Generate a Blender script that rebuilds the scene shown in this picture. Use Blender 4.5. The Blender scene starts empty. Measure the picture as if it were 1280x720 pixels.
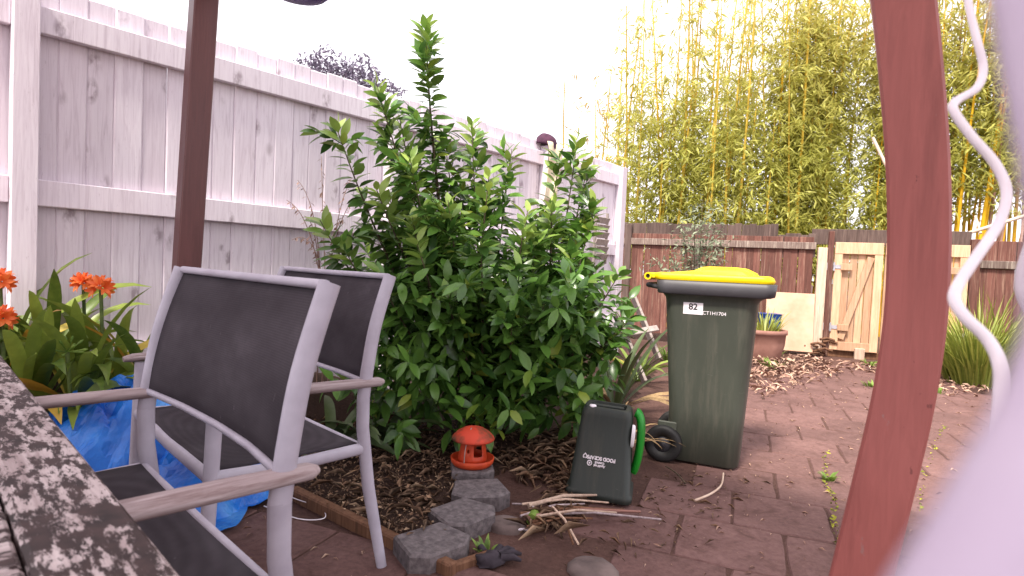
import bpy, math, random
import numpy as np
from mathutils import Vector, Matrix, noise as mnoise
PI = math.pi
rnd = random.Random(7)
nrg = np.random.default_rng(11)
S = bpy.context.scene
C = S.collection

# ------------------------------------------------------------------ camera, sky, sun, exposure
CAM_H, FPX = 1.05, 720.0
PITCH, ROLL = math.radians(2.07), math.radians(2.58)
CAM_M = Matrix.Translation((0, 0, CAM_H)) @ Matrix.Rotation(PI/2-PITCH, 4, 'X') @ Matrix.Rotation(ROLL, 4, 'Z')
cd = bpy.data.cameras.new('camera'); cam = bpy.data.objects.new('camera', cd); C.objects.link(cam)
cam.matrix_world = CAM_M
cd.sensor_width = 36; cd.lens = 36*FPX/1280; cd.clip_start = .01; cd.clip_end = 2000
cd.dof.use_dof = True; cd.dof.focus_distance = 3.2; cd.dof.aperture_fstop = 6.5
S.camera = cam

SUN_EL, SUN_AZ = math.radians(56), math.radians(-150)      # azimuth from +Y towards +X
sun_dir = Vector((math.sin(SUN_AZ)*math.cos(SUN_EL), math.cos(SUN_AZ)*math.cos(SUN_EL), math.sin(SUN_EL)))
W = bpy.data.worlds.new('World'); S.world = W; W.use_nodes = True
nt = W.node_tree; bg = nt.nodes['Background']
sky = nt.nodes.new('ShaderNodeTexSky'); sky.sky_type = 'NISHITA'; sky.sun_disc = False
sky.sun_elevation = SUN_EL; sky.sun_rotation = SUN_AZ; sky.air_density = 1.0; sky.dust_density = 3.0
veil = nt.nodes.new('ShaderNodeMix'); veil.data_type = 'RGBA'; veil.inputs[0].default_value = .84   # even cloud veil over the blue
nt.links.new(sky.outputs[0], veil.inputs[6]); veil.inputs[7].default_value = (8.2, 7.75, 8.1, 1)
nt.links.new(veil.outputs[2], bg.inputs[0]); bg.inputs[1].default_value = .1
sl = bpy.data.lights.new('sun', 'SUN'); sl.energy = 2.7; sl.angle = math.radians(10); sl.color = (1, .93, .82)
so = bpy.data.objects.new('sun', sl); C.objects.link(so)
so.rotation_euler = sun_dir.to_track_quat('Z', 'Y').to_euler(); so.location = (-6, 2, 12)
S.view_settings.view_transform = 'Standard'; S.view_settings.look = 'None'
S.view_settings.exposure = 1.38; S.view_settings.gamma = 1; S.view_settings.use_curve_mapping = False
S.cycles.max_bounces = 8; S.cycles.transparent_max_bounces = 8

# ------------------------------------------------------------------ measuring: a picture point to a place on the ground, at a height, or at a depth
R3 = CAM_M.to_3x3(); O3 = Vector((0, 0, CAM_H))
def _ray(px, py): return R3 @ Vector(((px-640)/FPX, (360-py)/FPX, -1))
def G(px, py, z=0.0):
    d = _ray(px, py); return O3 + d*((z-CAM_H)/d.z)
def Y(px, py, dep):
    d = _ray(px, py); return O3 + d*(dep/d.y)

# ------------------------------------------------------------------ materials
def lin(r, g, b, k=1.0):
    f = lambda v: ((v/255+.055)/1.055)**2.4 if v > 10 else v/255/12.92
    return (f(r)*k, f(g)*k, f(b)*k, 1)
class M:
    def __init__(s, name, rough=.6, spec=.5, metal=0):
        s.m = bpy.data.materials.new(name); s.m.use_nodes = True; s.t = s.m.node_tree
        s.p = s.t.nodes['Principled BSDF']; s.p.inputs['Roughness'].default_value = rough
        s.p.inputs['Specular IOR Level'].default_value = spec; s.p.inputs['Metallic'].default_value = metal
        s.co = None
    def n(s, kind, **kw):
        x = s.t.nodes.new('ShaderNode'+kind)
        for k, v in kw.items(): setattr(x, k, v)
        return x
    def l(s, a, b): s.t.links.new(a, b)
    def coord(s, rand=True):
        if s.co: return s.co
        tc = s.n('TexCoord'); o = tc.outputs['Object']
        if rand:
            oi = s.n('ObjectInfo'); mu = s.n('Math', operation='MULTIPLY'); s.l(oi.outputs['Random'], mu.inputs[0]); mu.inputs[1].default_value = 53.0
            va = s.n('VectorMath', operation='ADD'); s.l(o, va.inputs[0]); s.l(mu.outputs[0], va.inputs[1]); o = va.outputs[0]
        s.co = o; return o
    def noise(s, scale=5, detail=5, stretch=(1, 1, 1), rough=.55, dist=0, off=0):
        mp = s.n('Mapping'); mp.inputs['Scale'].default_value = stretch; mp.inputs['Location'].default_value = (off, off*.7, off*1.3)
        s.l(s.coord(), mp.inputs[0])
        t = s.n('TexNoise'); t.inputs['Scale'].default_value = scale; t.inputs['Detail'].default_value = detail
        t.inputs['Roughness'].default_value = rough; t.inputs['Distortion'].default_value = dist
        s.l(mp.outputs[0], t.inputs[0]); return t.outputs[0]
    def voro(s, scale=5, stretch=(1, 1, 1), feat='F1'):
        mp = s.n('Mapping'); mp.inputs['Scale'].default_value = stretch; s.l(s.coord(), mp.inputs[0])
        t = s.n('TexVoronoi', feature=feat); t.inputs['Scale'].default_value = scale; s.l(mp.outputs[0], t.inputs[0]); return t.outputs[0]
    def ramp(s, fac, stops, interp='LINEAR'):
        r = s.n('ValToRGB'); r.color_ramp.interpolation = interp; e = r.color_ramp.elements
        while len(e) < len(stops): e.new(.5)
        for i, (p, c) in enumerate(stops): e[i].position = p; e[i].color = c if len(c) == 4 else (*c, 1)
        s.l(fac, r.inputs[0]); return r.outputs[0]
    def mix(s, fac, a, b, blend='MIX'):
        x = s.n('Mix', data_type='RGBA', blend_type=blend)
        for i, v in ((0, fac), (6, a), (7, b)):
            if isinstance(v, (int, float)): x.inputs[i].default_value = v
            elif isinstance(v, tuple): x.inputs[i].default_value = v
            else: s.l(v, x.inputs[i])
        return x.outputs[2]
    def math(s, op, a, b):
        x = s.n('Math', operation=op)
        for i, v in ((0, a), (1, b)):
            if isinstance(v, (int, float)): x.inputs[i].default_value = v
            else: s.l(v, x.inputs[i])
        return x.outputs[0]
    def col(s, o):
        if isinstance(o, tuple): s.p.inputs['Base Color'].default_value = o
        else: s.l(o, s.p.inputs['Base Color'])
        return s
    def bump(s, h, strength=.3, dist=.01):
        b = s.n('Bump'); b.inputs['Strength'].default_value = strength; b.inputs['Distance'].default_value = dist
        s.l(h, b.inputs['Height']); s.l(b.outputs[0], s.p.inputs['Normal']); return s
    def rough(s, o): s.l(o, s.p.inputs['Roughness']); return s
B1 = (0, 0, 0, 1); W1c = (1, 1, 1, 1)
def simple(name, c1, c2, scale=6, stretch=(1, 1, 1), rough=.6, bump=.2, dist=.004, detail=6, spec=.4, lo=.3, hi=.7, metal=0):
    m = M(name, rough, spec, metal); n = m.noise(scale, detail, stretch)
    m.col(m.ramp(n, [(lo, c1), (hi, c2)])); m.bump(n, bump, dist); return m.m

def wood_white():
    m = M('whitewashed boards', .75, .25)
    g = m.noise(9, 8, (6, 6, .35), .6, 1.2); big = m.noise(1.6, 3, (1, 1, .5), off=5)
    c = m.ramp(g, [(.28, lin(202, 190, 200, 1)), (.5, lin(226, 217, 226, 1)), (.75, lin(236, 229, 236, 1))])
    c = m.mix(m.ramp(big, [(.35, (0, 0, 0, 1)), (.75, (.45, .45, .45, 1))]), c, lin(206, 191, 202, .95))
    k = m.voro(2.6, (2.2, 2.2, 1.1)); kn = m.ramp(k, [(.13, W1c), (.24, B1)])
    spot = m.math('MULTIPLY', kn, m.ramp(m.noise(26, 4, (1, 1, .5), off=9), [(.42, B1), (.6, W1c)]))
    c = m.mix(m.math('MULTIPLY', spot, .6), c, lin(112, 90, 98))
    sc = m.ramp(m.noise(38, 4, (3, 3, .5), .7, off=3), [(.63, B1), (.72, W1c)])
    c = m.mix(m.math('MULTIPLY', sc, .35), c, lin(150, 130, 140))
    oi = m.n('ObjectInfo'); c = m.mix(1.0, c, m.math('ADD', m.math('MULTIPLY', oi.outputs['Random'], .14), .9), 'MULTIPLY')
    m.col(c).bump(g, .25, .003); return m.m
def wood_brown(name, a, b, streak=None, k=.5, gr=(5, 5, .4)):
    m = M(name, .8, .25); g = m.noise(8, 7, gr, .6, 1.0)
    c = m.ramp(g, [(.25, a), (.75, b)])
    if streak:
        s_ = m.ramp(m.noise(11, 5, (4, 4, .22), .7, off=4) if gr[2] < 1 else m.noise(9, 6, gr, .7, off=4), [(.52, B1), (.66, W1c)])
        c = m.mix(m.math('MULTIPLY', s_, k), c, streak)
    oi = m.n('ObjectInfo'); v = m.math('ADD', m.math('MULTIPLY', oi.outputs['Random'], .5), .75)
    c = m.mix(1.0, c, v, 'MULTIPLY')
    m.col(c).bump(g, .35, .004); return m.m
def leafmat(name, dark, light, young_lit, rough=.38, trans=.22, spec=.5, warm=None):
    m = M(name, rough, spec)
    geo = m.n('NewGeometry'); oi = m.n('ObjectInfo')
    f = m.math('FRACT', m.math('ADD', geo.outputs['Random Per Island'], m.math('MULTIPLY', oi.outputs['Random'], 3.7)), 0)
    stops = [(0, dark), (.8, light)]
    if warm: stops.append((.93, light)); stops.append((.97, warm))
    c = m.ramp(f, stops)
    at = m.n('Attribute', attribute_name='young_lit'); c = m.mix(at.outputs['Fac'], c, young_lit)  # tint for young leaves and for light painted on upper foliage
    m.coord(); c = m.mix(.25, c, m.ramp(m.noise(30, 3), [(.3, dark), (.7, light)]))
    m.col(c)
    tr = m.n('BsdfTranslucent'); m.l(c, tr.inputs[0]); mx = m.n('MixShader'); mx.inputs[0].default_value = trans
    out = m.t.nodes['Material Output']; m.l(m.p.outputs[0], mx.inputs[1]); m.l(tr.outputs[0], mx.inputs[2]); m.l(mx.outputs[0], out.inputs[0])
    return m.m
def island(name, cols, rough=.85):
    m = M(name, rough, .2); geo = m.n('NewGeometry')
    n = len(cols); c = m.ramp(geo.outputs['Random Per Island'], [((i+.5)/n, k) for i, k in enumerate(cols)])
    m.col(m.mix(.35, c, m.ramp(m.noise(40, 3), [(.3, (.03, .02, .015, 1)), (.7, cols[-1])]))); return m.m

MAT = {}
MAT['wwood'] = wood_white()
MAT['bfence'] = wood_brown('red brown stained boards', lin(84, 54, 48), lin(126, 84, 74), lin(170, 140, 122), .5)
MAT['bfence_top'] = wood_brown('dark grey brown board', lin(70, 56, 52), lin(108, 90, 84), lin(140, 124, 112), .3)
MAT['rail_old'] = wood_brown('lichened old rail', lin(92, 74, 70), lin(140, 122, 112), lin(196, 184, 170), .7)
MAT['newwood'] = wood_brown('new pale pine', lin(184, 142, 112), lin(212, 176, 146), lin(160, 112, 84), .45)
MAT['palepost'] = wood_brown('weathered pale post', lin(170, 140, 122), lin(215, 192, 172), lin(130, 96, 84), .4)
MAT['greywood'] = wood_brown('grey weathered timber', lin(120, 108, 104), lin(176, 164, 158))
MAT['edging'] = wood_brown('damp timber edging', lin(92, 62, 46), lin(140, 102, 78), lin(60, 42, 34), .5)
MAT['armwood'] = wood_brown('weathered armrest wood', lin(136, 118, 118), lin(196, 182, 184), lin(104, 78, 74), .6, (6, .5, 6))
MAT['bamboo_pole'] = simple('cut bamboo pole', lin(190, 160, 140), lin(226, 205, 185), 9, (1, 1, 1), .6)

def paint(name, a, b, scale=2.5, rough=.5, bump=.1):
    m = M(name, rough, .4); n = m.noise(scale, 6, (1, 1, .4)); gr = m.noise(14, 7, (5, 5, .25), .65, .8, off=2)
    c = m.ramp(n, [(.3, a), (.7, b)]); c = m.mix(.35, c, m.ramp(gr, [(.3, (a[0]*.72, a[1]*.72, a[2]*.72, 1)), (.7, (b[0]*1.12, b[1]*1.12, b[2]*1.12, 1))]))
    st = m.ramp(m.noise(5, 6, (3, 3, .18), .7, off=7), [(.56, B1), (.72, (.5, .5, .5, 1))]); c = m.mix(st, c, (a[0]*.55, a[1]*.55, a[2]*.55, 1))
    ch = m.ramp(m.noise(30, 5, (1, 1, .5), .6, off=11), [(.7, B1), (.735, W1c)]); c = m.mix(m.math('MULTIPLY', ch, .55), c, lin(150, 120, 116))
    dk = m.ramp(m.noise(44, 4, (1, 1, .6), .6, off=15), [(.7, B1), (.74, W1c)]); c = m.mix(m.math('MULTIPLY', dk, .6), c, (a[0]*.3, a[1]*.3, a[2]*.3, 1))
    m.col(c).bump(gr, .3, .003); m.rough(m.math('ADD', m.math('MULTIPLY', n, .4), rough-.2)); return m.m
def scuffed(name, a, b, rough=.48, dust=.5):
    m = M(name, rough, .4); n = m.noise(3, 6, (1, 1, .5)); c = m.ramp(n, [(.3, a), (.7, b)])
    du = m.ramp(m.noise(7, 7, (3, 3, .3), .7, off=4), [(.5, B1), (.75, W1c)]); c = m.mix(m.math('MULTIPLY', du, dust*.4), c, lin(132, 122, 108))
    sc = m.ramp(m.noise(20, 6, (1, 1, 7), .7, 1.0, off=9), [(.66, B1), (.7, W1c)]); c = m.mix(m.math('MULTIPLY', sc, dust*.45), c, lin(150, 146, 138))
    sp = m.ramp(m.noise(60, 3, off=2), [(.68, B1), (.74, W1c)]); c = m.mix(m.math('MULTIPLY', sp, dust*.35), c, lin(90, 74, 62))
    m.col(c).bump(m.noise(120, 2, off=1), .08, .001); m.rough(m.math('ADD', m.math('MULTIPLY', du, .25), rough)); return m.m
MAT['maroon'] = paint('maroon painted post', lin(158, 88, 82), lin(172, 100, 94))
MAT['brownpost'] = paint('dark brown painted post', lin(88, 52, 52), lin(106, 64, 62), rough=.42)
MAT['alu'] = simple('powder coated aluminium', lin(166, 160, 174), lin(184, 179, 192), 14, rough=.42, bump=.05, spec=.5)
MAT['purple'] = simple('violet plastic', lin(70, 40, 130), lin(110, 70, 180), 20, rough=.4)
def sling():
    m = M('charcoal sling mesh', .8, .2); w = m.n('TexWave', wave_type='BANDS', bands_direction='X'); w.inputs['Scale'].default_value = 60
    w2 = m.n('TexWave', wave_type='BANDS', bands_direction='Z'); w2.inputs['Scale'].default_value = 60
    m.l(m.coord(), w.inputs[0]); m.l(m.coord(), w2.inputs[0])
    b = m.math('MULTIPLY', w.outputs['Fac'], w2.outputs['Fac'])
    n = m.noise(3.2, 6, (1, 1, 1.6), .6); d = m.ramp(n, [(.35, lin(52, 46, 52)), (.6, lin(70, 64, 70)), (.8, lin(92, 86, 92))])
    sc = m.ramp(m.noise(48, 4, (1.4, 1, .5), off=3), [(.7, B1), (.76, W1c)]); d = m.mix(m.math('MULTIPLY', sc, .25), d, lin(150, 142, 148))
    m.col(m.mix(m.math('MULTIPLY', b, .5), d, lin(20, 18, 20))).bump(b, .2, .001); return m.m
MAT['sling'] = sling()
def peeling():
    m = M('peeling dark paint on old timber', .7, .3)
    g = m.noise(10, 7, (.5, 5, 5), .6, .6)
    base = m.ramp(g, [(.25, lin(128, 110, 110)), (.55, lin(186, 172, 172)), (.8, lin(218, 208, 208))])
    n1 = m.noise(46, 10, (.4, 1.3, 1), .78, .1, off=2); n2 = m.noise(3.4, 3, (1, 1, 1), off=8)
    k = m.math('ADD', n1, m.math('MULTIPLY', n2, .35)); mask = m.ramp(k, [(.672, W1c), (.695, B1)])
    dk = m.ramp(m.noise(30, 4, off=6), [(.3, lin(36, 26, 27)), (.7, lin(66, 49, 48))])
    m.col(m.mix(mask, base, dk)); m.rough(m.math('ADD', m.math('MULTIPLY', mask, -.2), .82)); m.bump(mask, .5, .0015); return m.m
MAT['peel'] = peeling()
def tarpm():
    m = M('blue poly tarpaulin', .36, .5); n = m.noise(5, 4)
    m.col(m.ramp(n, [(.3, lin(16, 80, 176)), (.55, lin(36, 124, 222)), (.75, lin(110, 180, 240))]))
    m.bump(m.noise(26, 5, rough=.6, off=4), .5, .012); return m.m
MAT['tarp'] = tarpm()
def soil(name, a, b, c3, bs=.6):
    m = M(name, .95, .15); m.coord(rand=False)
    n = m.noise(2.2, 8, rough=.65); f = m.noise(55, 6, rough=.7, off=3)
    c = m.ramp(n, [(.3, a), (.55, b), (.8, c3)]); c = m.mix(.45, c, m.ramp(f, [(.3, a), (.75, c3)]))
    pb = m.ramp(m.voro(70), [(.1, W1c), (.2, B1)]); pk = m.math('MULTIPLY', pb, m.ramp(m.noise(9, 3, off=1), [(.5, B1), (.7, W1c)]))
    c = m.mix(m.math('MULTIPLY', pk, .5), c, lin(165, 138, 126)); m.col(c); m.bump(m.math('ADD', f, m.math('MULTIPLY', n, 2)), bs, .02); return m.m
MAT['soil'] = soil('brown soil', lin(62, 44, 40), lin(94, 69, 62), lin(120, 92, 84))
MAT['bed'] = soil('dark mulch soil', lin(40, 29, 25), lin(62, 46, 40), lin(88, 68, 58), .9)
def paver_m():
    m = M('weathered red brown paver', .85, .25)
    oi = m.n('ObjectInfo'); v = m.math('ADD', m.math('MULTIPLY', oi.outputs['Random'], .16), .92)
    tc = m.n('TexCoord'); geo = m.n('NewGeometry'); m.co = geo.outputs['Position']
    n = m.noise(1.7, 8, rough=.65); f = m.noise(42, 6, rough=.7, off=3); st = m.noise(5, 7, (1, 1, 1), .7, 1.5, off=9)
    c = m.ramp(n, [(.3, lin(86, 62, 59)), (.55, lin(118, 88, 84)), (.78, lin(144, 112, 107))])
    c = m.mix(.4, c, m.ramp(f, [(.32, lin(70, 48, 46)), (.7, lin(136, 104, 98))]))
    c = m.mix(m.ramp(st, [(.5, B1), (.68, (.65, .65, .65, 1))]), c, lin(78, 54, 48)); c = m.mix(1.0, c, v, 'MULTIPLY')
    pb = m.ramp(m.voro(38), [(.05, W1c), (.1, B1)]); c = m.mix(m.math('MULTIPLY', pb, m.ramp(m.noise(7, 3, off=1), [(.55, B1), (.7, (.7, .7, .7, 1))])), c, lin(190, 160, 146))
    m.col(c); m.bump(m.math('ADD', f, m.math('MULTIPLY', st, 1.5)), .5, .006); return m.m
MAT['paver'] = paver_m()
MAT['concrete'] = simple('rough grey concrete block', lin(78, 71, 73), lin(120, 111, 112), 45, rough=.95, bump=.8, dist=.006, detail=8)
MAT['stone'] = simple('grey stone', lin(84, 72, 70), lin(122, 106, 102), 12, rough=.95, bump=.5, dist=.01)
MAT['binbody'] = scuffed('dark olive grey plastic', lin(62, 66, 58), lin(74, 78, 69), .5, .6)
MAT['binrim'] = simple('black grey plastic rim', lin(58, 56, 60), lin(70, 68, 72), 8, rough=.45, bump=.05)
MAT['yellow'] = scuffed('yellow lid plastic', lin(232, 198, 4), lin(246, 216, 12), .45, .3)
MAT['black'] = simple('black rubber', lin(24, 23, 24), lin(38, 37, 38), 12, rough=.6)
MAT['caddy'] = scuffed('dark green black plastic', lin(30, 36, 32), lin(42, 48, 44), .52, .4)
MAT['green'] = simple('bright green plastic', lin(14, 120, 28), lin(30, 150, 40), 9, rough=.4, bump=.05)
MAT['white'] = simple('white label', lin(222, 214, 220), lin(240, 234, 238), 30, rough=.5, bump=.05)
MAT['ink'] = simple('black ink', lin(20, 18, 20), lin(26, 24, 26), 30, rough=.6, bump=0)
MAT['feeder'] = simple('red orange glaze', lin(176, 54, 26), lin(216, 84, 46), 14, rough=.5, bump=.25, dist=.003)
MAT['moss_top'] = simple('red glaze with mossy dirt', lin(96, 62, 42), lin(200, 66, 42), 9, rough=.65, bump=.3, dist=.003, lo=.34, hi=.5)
MAT['terra'] = simple('terracotta pot', lin(132, 92, 82), lin(160, 118, 106), 5, rough=.8, bump=.2)
MAT['beige'] = simple('pinkish beige board', lin(196, 150, 122), lin(228, 192, 166), 3, rough=.8, bump=.1)
MAT['steel'] = simple('zinc plated steel', lin(170, 168, 176), lin(205, 204, 212), 20, rough=.4, bump=.05, metal=.5)
MAT['drape'] = simple('pale lilac fabric', lin(192, 176, 198), lin(203, 189, 207), 40, rough=.8, bump=.05)
MAT['cord'] = simple('white plastic cord', lin(236, 224, 232), lin(246, 238, 243), 30, rough=.45, bump=.05)
MAT['cloth_dark'] = simple('dark cloth', lin(40, 34, 40), lin(66, 58, 66), 18, rough=.9, bump=.6, dist=.008)
MAT['cap'] = simple('dark plum cloth', lin(48, 28, 44), lin(86, 50, 72), 18, rough=.9, bump=.4, dist=.008)
MAT['capred'] = simple('crimson cloth', lin(130, 16, 40), lin(170, 30, 60), 18, rough=.9)
MAT['cream'] = simple('cream cloth', lin(206, 190, 160), lin(230, 218, 192), 18, rough=.9)
MAT['bluepl'] = simple('blue plastic tub', lin(20, 50, 110), lin(36, 76, 150), 9, rough=.4)
def roofing():
    m = M('frosted roof sheeting', .6, .3); c = m.ramp(m.noise(3, 5), [(.3, lin(190, 180, 186)), (.7, lin(220, 212, 216))]); m.col(c)
    tr = m.n('BsdfTranslucent'); m.l(c, tr.inputs[0]); mx = m.n('MixShader'); mx.inputs[0].default_value = .5
    m.l(m.p.outputs[0], mx.inputs[1]); m.l(tr.outputs[0], mx.inputs[2]); m.l(mx.outputs[0], m.t.nodes['Material Output'].inputs[0]); return m.m
MAT['roofing'] = roofing()  # translucent, so the shade of the unseen roof stays soft
MAT['bark'] = simple('brown grey bark', lin(66, 56, 44), lin(104, 90, 72), 30, (1, 1, .4), .9, .5, .004)
MAT['stem_green'] = simple('green stem', lin(60, 78, 36), lin(100, 116, 58), 20, rough=.6)
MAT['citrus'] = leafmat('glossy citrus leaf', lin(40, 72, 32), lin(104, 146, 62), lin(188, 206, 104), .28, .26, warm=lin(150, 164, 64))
MAT['clivia'] = leafmat('strap leaf', lin(64, 90, 34), lin(150, 168, 74), lin(196, 192, 90), .36, .25, warm=lin(214, 150, 60))
MAT['strap_yellow'] = leafmat('yellowing strap leaf', lin(170, 150, 60), lin(214, 190, 90), lin(224, 200, 120), .45, .2)
MAT['petal'] = leafmat('orange petal', lin(226, 92, 40), lin(246, 140, 74), lin(250, 170, 110), .5, .3)
MAT['flax'] = leafmat('dull green strap leaf', lin(44, 60, 34), lin(88, 104, 62), lin(140, 146, 90), .45, .15)
MAT['dryleaf'] = island('dry strap leaves', [lin(120, 92, 64), lin(168, 136, 98), lin(196, 168, 128)])
MAT['mulch'] = island('dry leaf and bark pieces', [lin(58, 40, 33), lin(84, 60, 48), lin(118, 86, 68), lin(160, 126, 100), lin(70, 48, 40), lin(100, 72, 58), lin(190, 162, 134)])
MAT['litter_red'] = island('pinkish dry leaves', [lin(120, 84, 76), lin(164, 126, 112), lin(190, 152, 132), lin(214, 182, 160)])
MAT['bamboo'] = leafmat('bamboo leaf', lin(146, 150, 66), lin(216, 214, 122), lin(246, 220, 152), .5, .5, .25)
MAT['bamboo_gold'] = leafmat('golden bamboo leaf', lin(170, 146, 74), lin(226, 200, 128), lin(236, 214, 160), .5, .4, .3)
MAT['culm'] = wood_brown('yellow green culm', lin(176, 150, 56), lin(222, 186, 78), lin(140, 134, 54), .4)
MAT['culm_y'] = wood_brown('golden yellow culm', lin(214, 160, 24), lin(240, 196, 50), lin(200, 150, 40), .4)
MAT['culm_p'] = wood_brown('pale pink brown culm', lin(168, 128, 112), lin(214, 178, 160), lin(140, 96, 84), .4)
MAT['olive'] = leafmat('grey green small leaf', lin(96, 108, 84), lin(150, 158, 130), lin(180, 184, 150), .5, .2)
MAT['grass'] = leafmat('long grass blade', lin(104, 120, 46), lin(170, 176, 84), lin(206, 204, 120), .5, .3)
MAT['weed'] = leafmat('bright small weed', lin(84, 116, 44), lin(140, 168, 76), lin(190, 200, 100), .5, .3)
MAT['seed'] = leafmat('dry seed stalk', lin(130, 100, 90), lin(176, 146, 132), lin(190, 160, 150), .8, .1)
MAT['fartree'] = leafmat('far purple grey foliage', lin(92, 84, 104), lin(140, 130, 150), lin(150, 140, 160), .6, .2)
MAT['moss'] = island('joint moss', [lin(92, 104, 30), lin(150, 156, 44), lin(176, 170, 66)])

# ------------------------------------------------------------------ building helpers
def link(o, parent=None):
    C.objects.link(o)
    if parent is not None: o.parent = parent
    return o
def wpart(o, root):
    """a part whose mesh is in world coordinates, under a thing whose Empty is only moved, not turned"""
    o.parent = root; o.matrix_parent_inverse = Matrix.Translation(-root.location); return o
def tag(o, label=None, cat=None, group=None, kind=None):
    if label: o['label'] = label
    if cat: o['category'] = cat
    if group: o['group'] = group
    if kind: o['kind'] = kind
    return o
def thing(name, loc, label, cat, rz=0, group=None):
    o = bpy.data.objects.new(name, None); C.objects.link(o); o.location = loc; o.rotation_euler = (0, 0, rz); o.empty_display_size = .1
    return tag(o, label, cat, group)
class MB:
    def __init__(s): s.v = []; s.f = []; s.sm = []
    def add(s, vs, fs, smooth=False):
        b = len(s.v); s.v += [tuple(v) for v in vs]; s.f += [tuple(i+b for i in f) for f in fs]; s.sm += [smooth]*len(fs); return s
    def box(s, c, d, rot=None, ch=0):
        c = Vector(c); hx, hy, hz = d[0]/2, d[1]/2, d[2]/2; rot = rot or Matrix.Identity(3)
        if ch <= 0:
            vs = [(x, y, z) for x in (-hx, hx) for y in (-hy, hy) for z in (-hz, hz)]
            fs = [(0, 1, 3, 2), (4, 6, 7, 5), (0, 4, 5, 1), (2, 3, 7, 6), (0, 2, 6, 4), (1, 5, 7, 3)]
        else:
            vs = []
            for z, k in ((-hz, ch), (-hz+ch, 0), (hz-ch, 0), (hz, ch)):
                a, b = hx-k, hy-k; q = ch if k == 0 else 0
                vs += [(-a+q, -b, z), (a-q, -b, z), (a, -b+q, z), (a, b-q, z), (a-q, b, z), (-a+q, b, z), (-a, b-q, z), (-a, -b+q, z)]
            fs = [tuple(range(7, -1, -1)), tuple(range(24, 32))]
            for r in range(3):
                for i in range(8): j = (i+1) % 8; fs.append((r*8+i, r*8+j, r*8+8+j, r*8+8+i))
        return s.add([c + rot @ Vector(v) for v in vs], fs)
    def sweep(s, path, ra, rb=None, ref=None, n=10, cap=True, smooth=True):
        path = [Vector(p) for p in path]; k = len(path); rb = rb or ra
        ra = ra if isinstance(ra, (list, tuple)) else [ra]*k; rb = rb if isinstance(rb, (list, tuple)) else [rb]*k
        vs = []; prev = Vector(ref) if ref else None
        for i, p in enumerate(path):
            t = (path[min(i+1, k-1)]-path[max(i-1, 0)]).normalized()
            a = prev if prev is not None else (Vector((0, 0, 1)) if abs(t.z) < .9 else Vector((1, 0, 0)))
            a = (a - t*a.dot(t)).normalized(); b = t.cross(a)
            if ref is None: prev = a
            for j in range(n):
                w = 2*PI*j/n; vs.append(p + a*(ra[i]*math.cos(w)) + b*(rb[i]*math.sin(w)))
        fs = [(i*n+j, i*n+(j+1) % n, (i+1)*n+(j+1) % n, (i+1)*n+j) for i in range(k-1) for j in range(n)]
        s.add(vs, fs, smooth)
        if cap: s.add(vs[:n], [tuple(range(n-1, -1, -1))]); s.add(vs[-n:], [tuple(range(n))])
        return s
    def loft(s, secs, n=6, cap0=True, cap1=True, smooth=True):
        """rounded rectangles (z, x0, x1, y0, y1, r)"""
        loops = []
        for z, x0, x1, y0, y1, r in secs:
            lp = []
            for cx, cy, a0 in ((x1-r, y1-r, 0), (x0+r, y1-r, 90), (x0+r, y0+r, 180), (x1-r, y0+r, 270)):
                for i in range(n+1):
                    a = math.radians(a0+90*i/n); lp.append(Vector((cx+r*math.cos(a), cy+r*math.sin(a), z)))
            loops.append(lp)
        m = len(loops[0]); vs = [v for l_ in loops for v in l_]
        fs = [(i*m+j, i*m+(j+1) % m, (i+1)*m+(j+1) % m, (i+1)*m+j) for i in range(len(loops)-1) for j in range(m)]
        s.add(vs, fs, smooth)
        if cap0: s.add(loops[0], [tuple(range(m-1, -1, -1))])
        if cap1: s.add(loops[-1], [tuple(range(m))])
        return s
    def lathe(s, prof, n=28, c=(0, 0, 0), skip=None, smooth=True):
        c = Vector(c); k = len(prof)
        vs = [c+Vector((r*math.cos(2*PI*j/n), r*math.sin(2*PI*j/n), z)) for r, z in prof for j in range(n)]
        fs = [(i*n+j, i*n+(j+1) % n, (i+1)*n+(j+1) % n, (i+1)*n+j) for i in range(k-1) for j in range(n) if not (skip and skip(i, j))]
        return s.add(vs, fs, smooth)
    def xf(s, m): s.v = [tuple(m @ Vector(v)) for v in s.v]; return s
    def mesh(s, name, mat):
        me = bpy.data.meshes.new(name); me.from_pydata(s.v, [], s.f); me.polygons.foreach_set('use_smooth', s.sm); me.materials.append(mat); me.update(); return me
    def build(s, name, mat, parent=None):
        o = bpy.data.objects.new(name, s.mesh(name, MAT[mat] if isinstance(mat, str) else mat)); return link(o, parent)
    def wbuild(s, name, mat, root): return wpart(s.build(name, mat), root)
def inst(name, me, parent, loc, rot=(0, 0, 0), sc=(1, 1, 1)):
    o = bpy.data.objects.new(name, me); C.objects.link(o); o.parent = parent; o.location = loc; o.rotation_euler = rot; o.scale = sc; return o
def bez(a, b, c, n):
    a, b, c = Vector(a), Vector(b), Vector(c)
    return [a*(1-t)**2 + b*2*t*(1-t) + c*t*t for t in (i/n for i in range(n+1))]
def cat(pts, n=6):
    pts = [Vector(p) for p in pts]; out = []
    for i in range(len(pts)-1):
        p0, p1, p2, p3 = pts[max(i-1, 0)], pts[i], pts[i+1], pts[min(i+2, len(pts)-1)]
        for j in range(n):
            t = j/n; out.append(.5*((2*p1)+(p2-p0)*t+(2*p0-5*p1+4*p2-p3)*t*t+(3*p1-p0-3*p2+p3)*t**3))
    return out+[pts[-1]]
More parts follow.
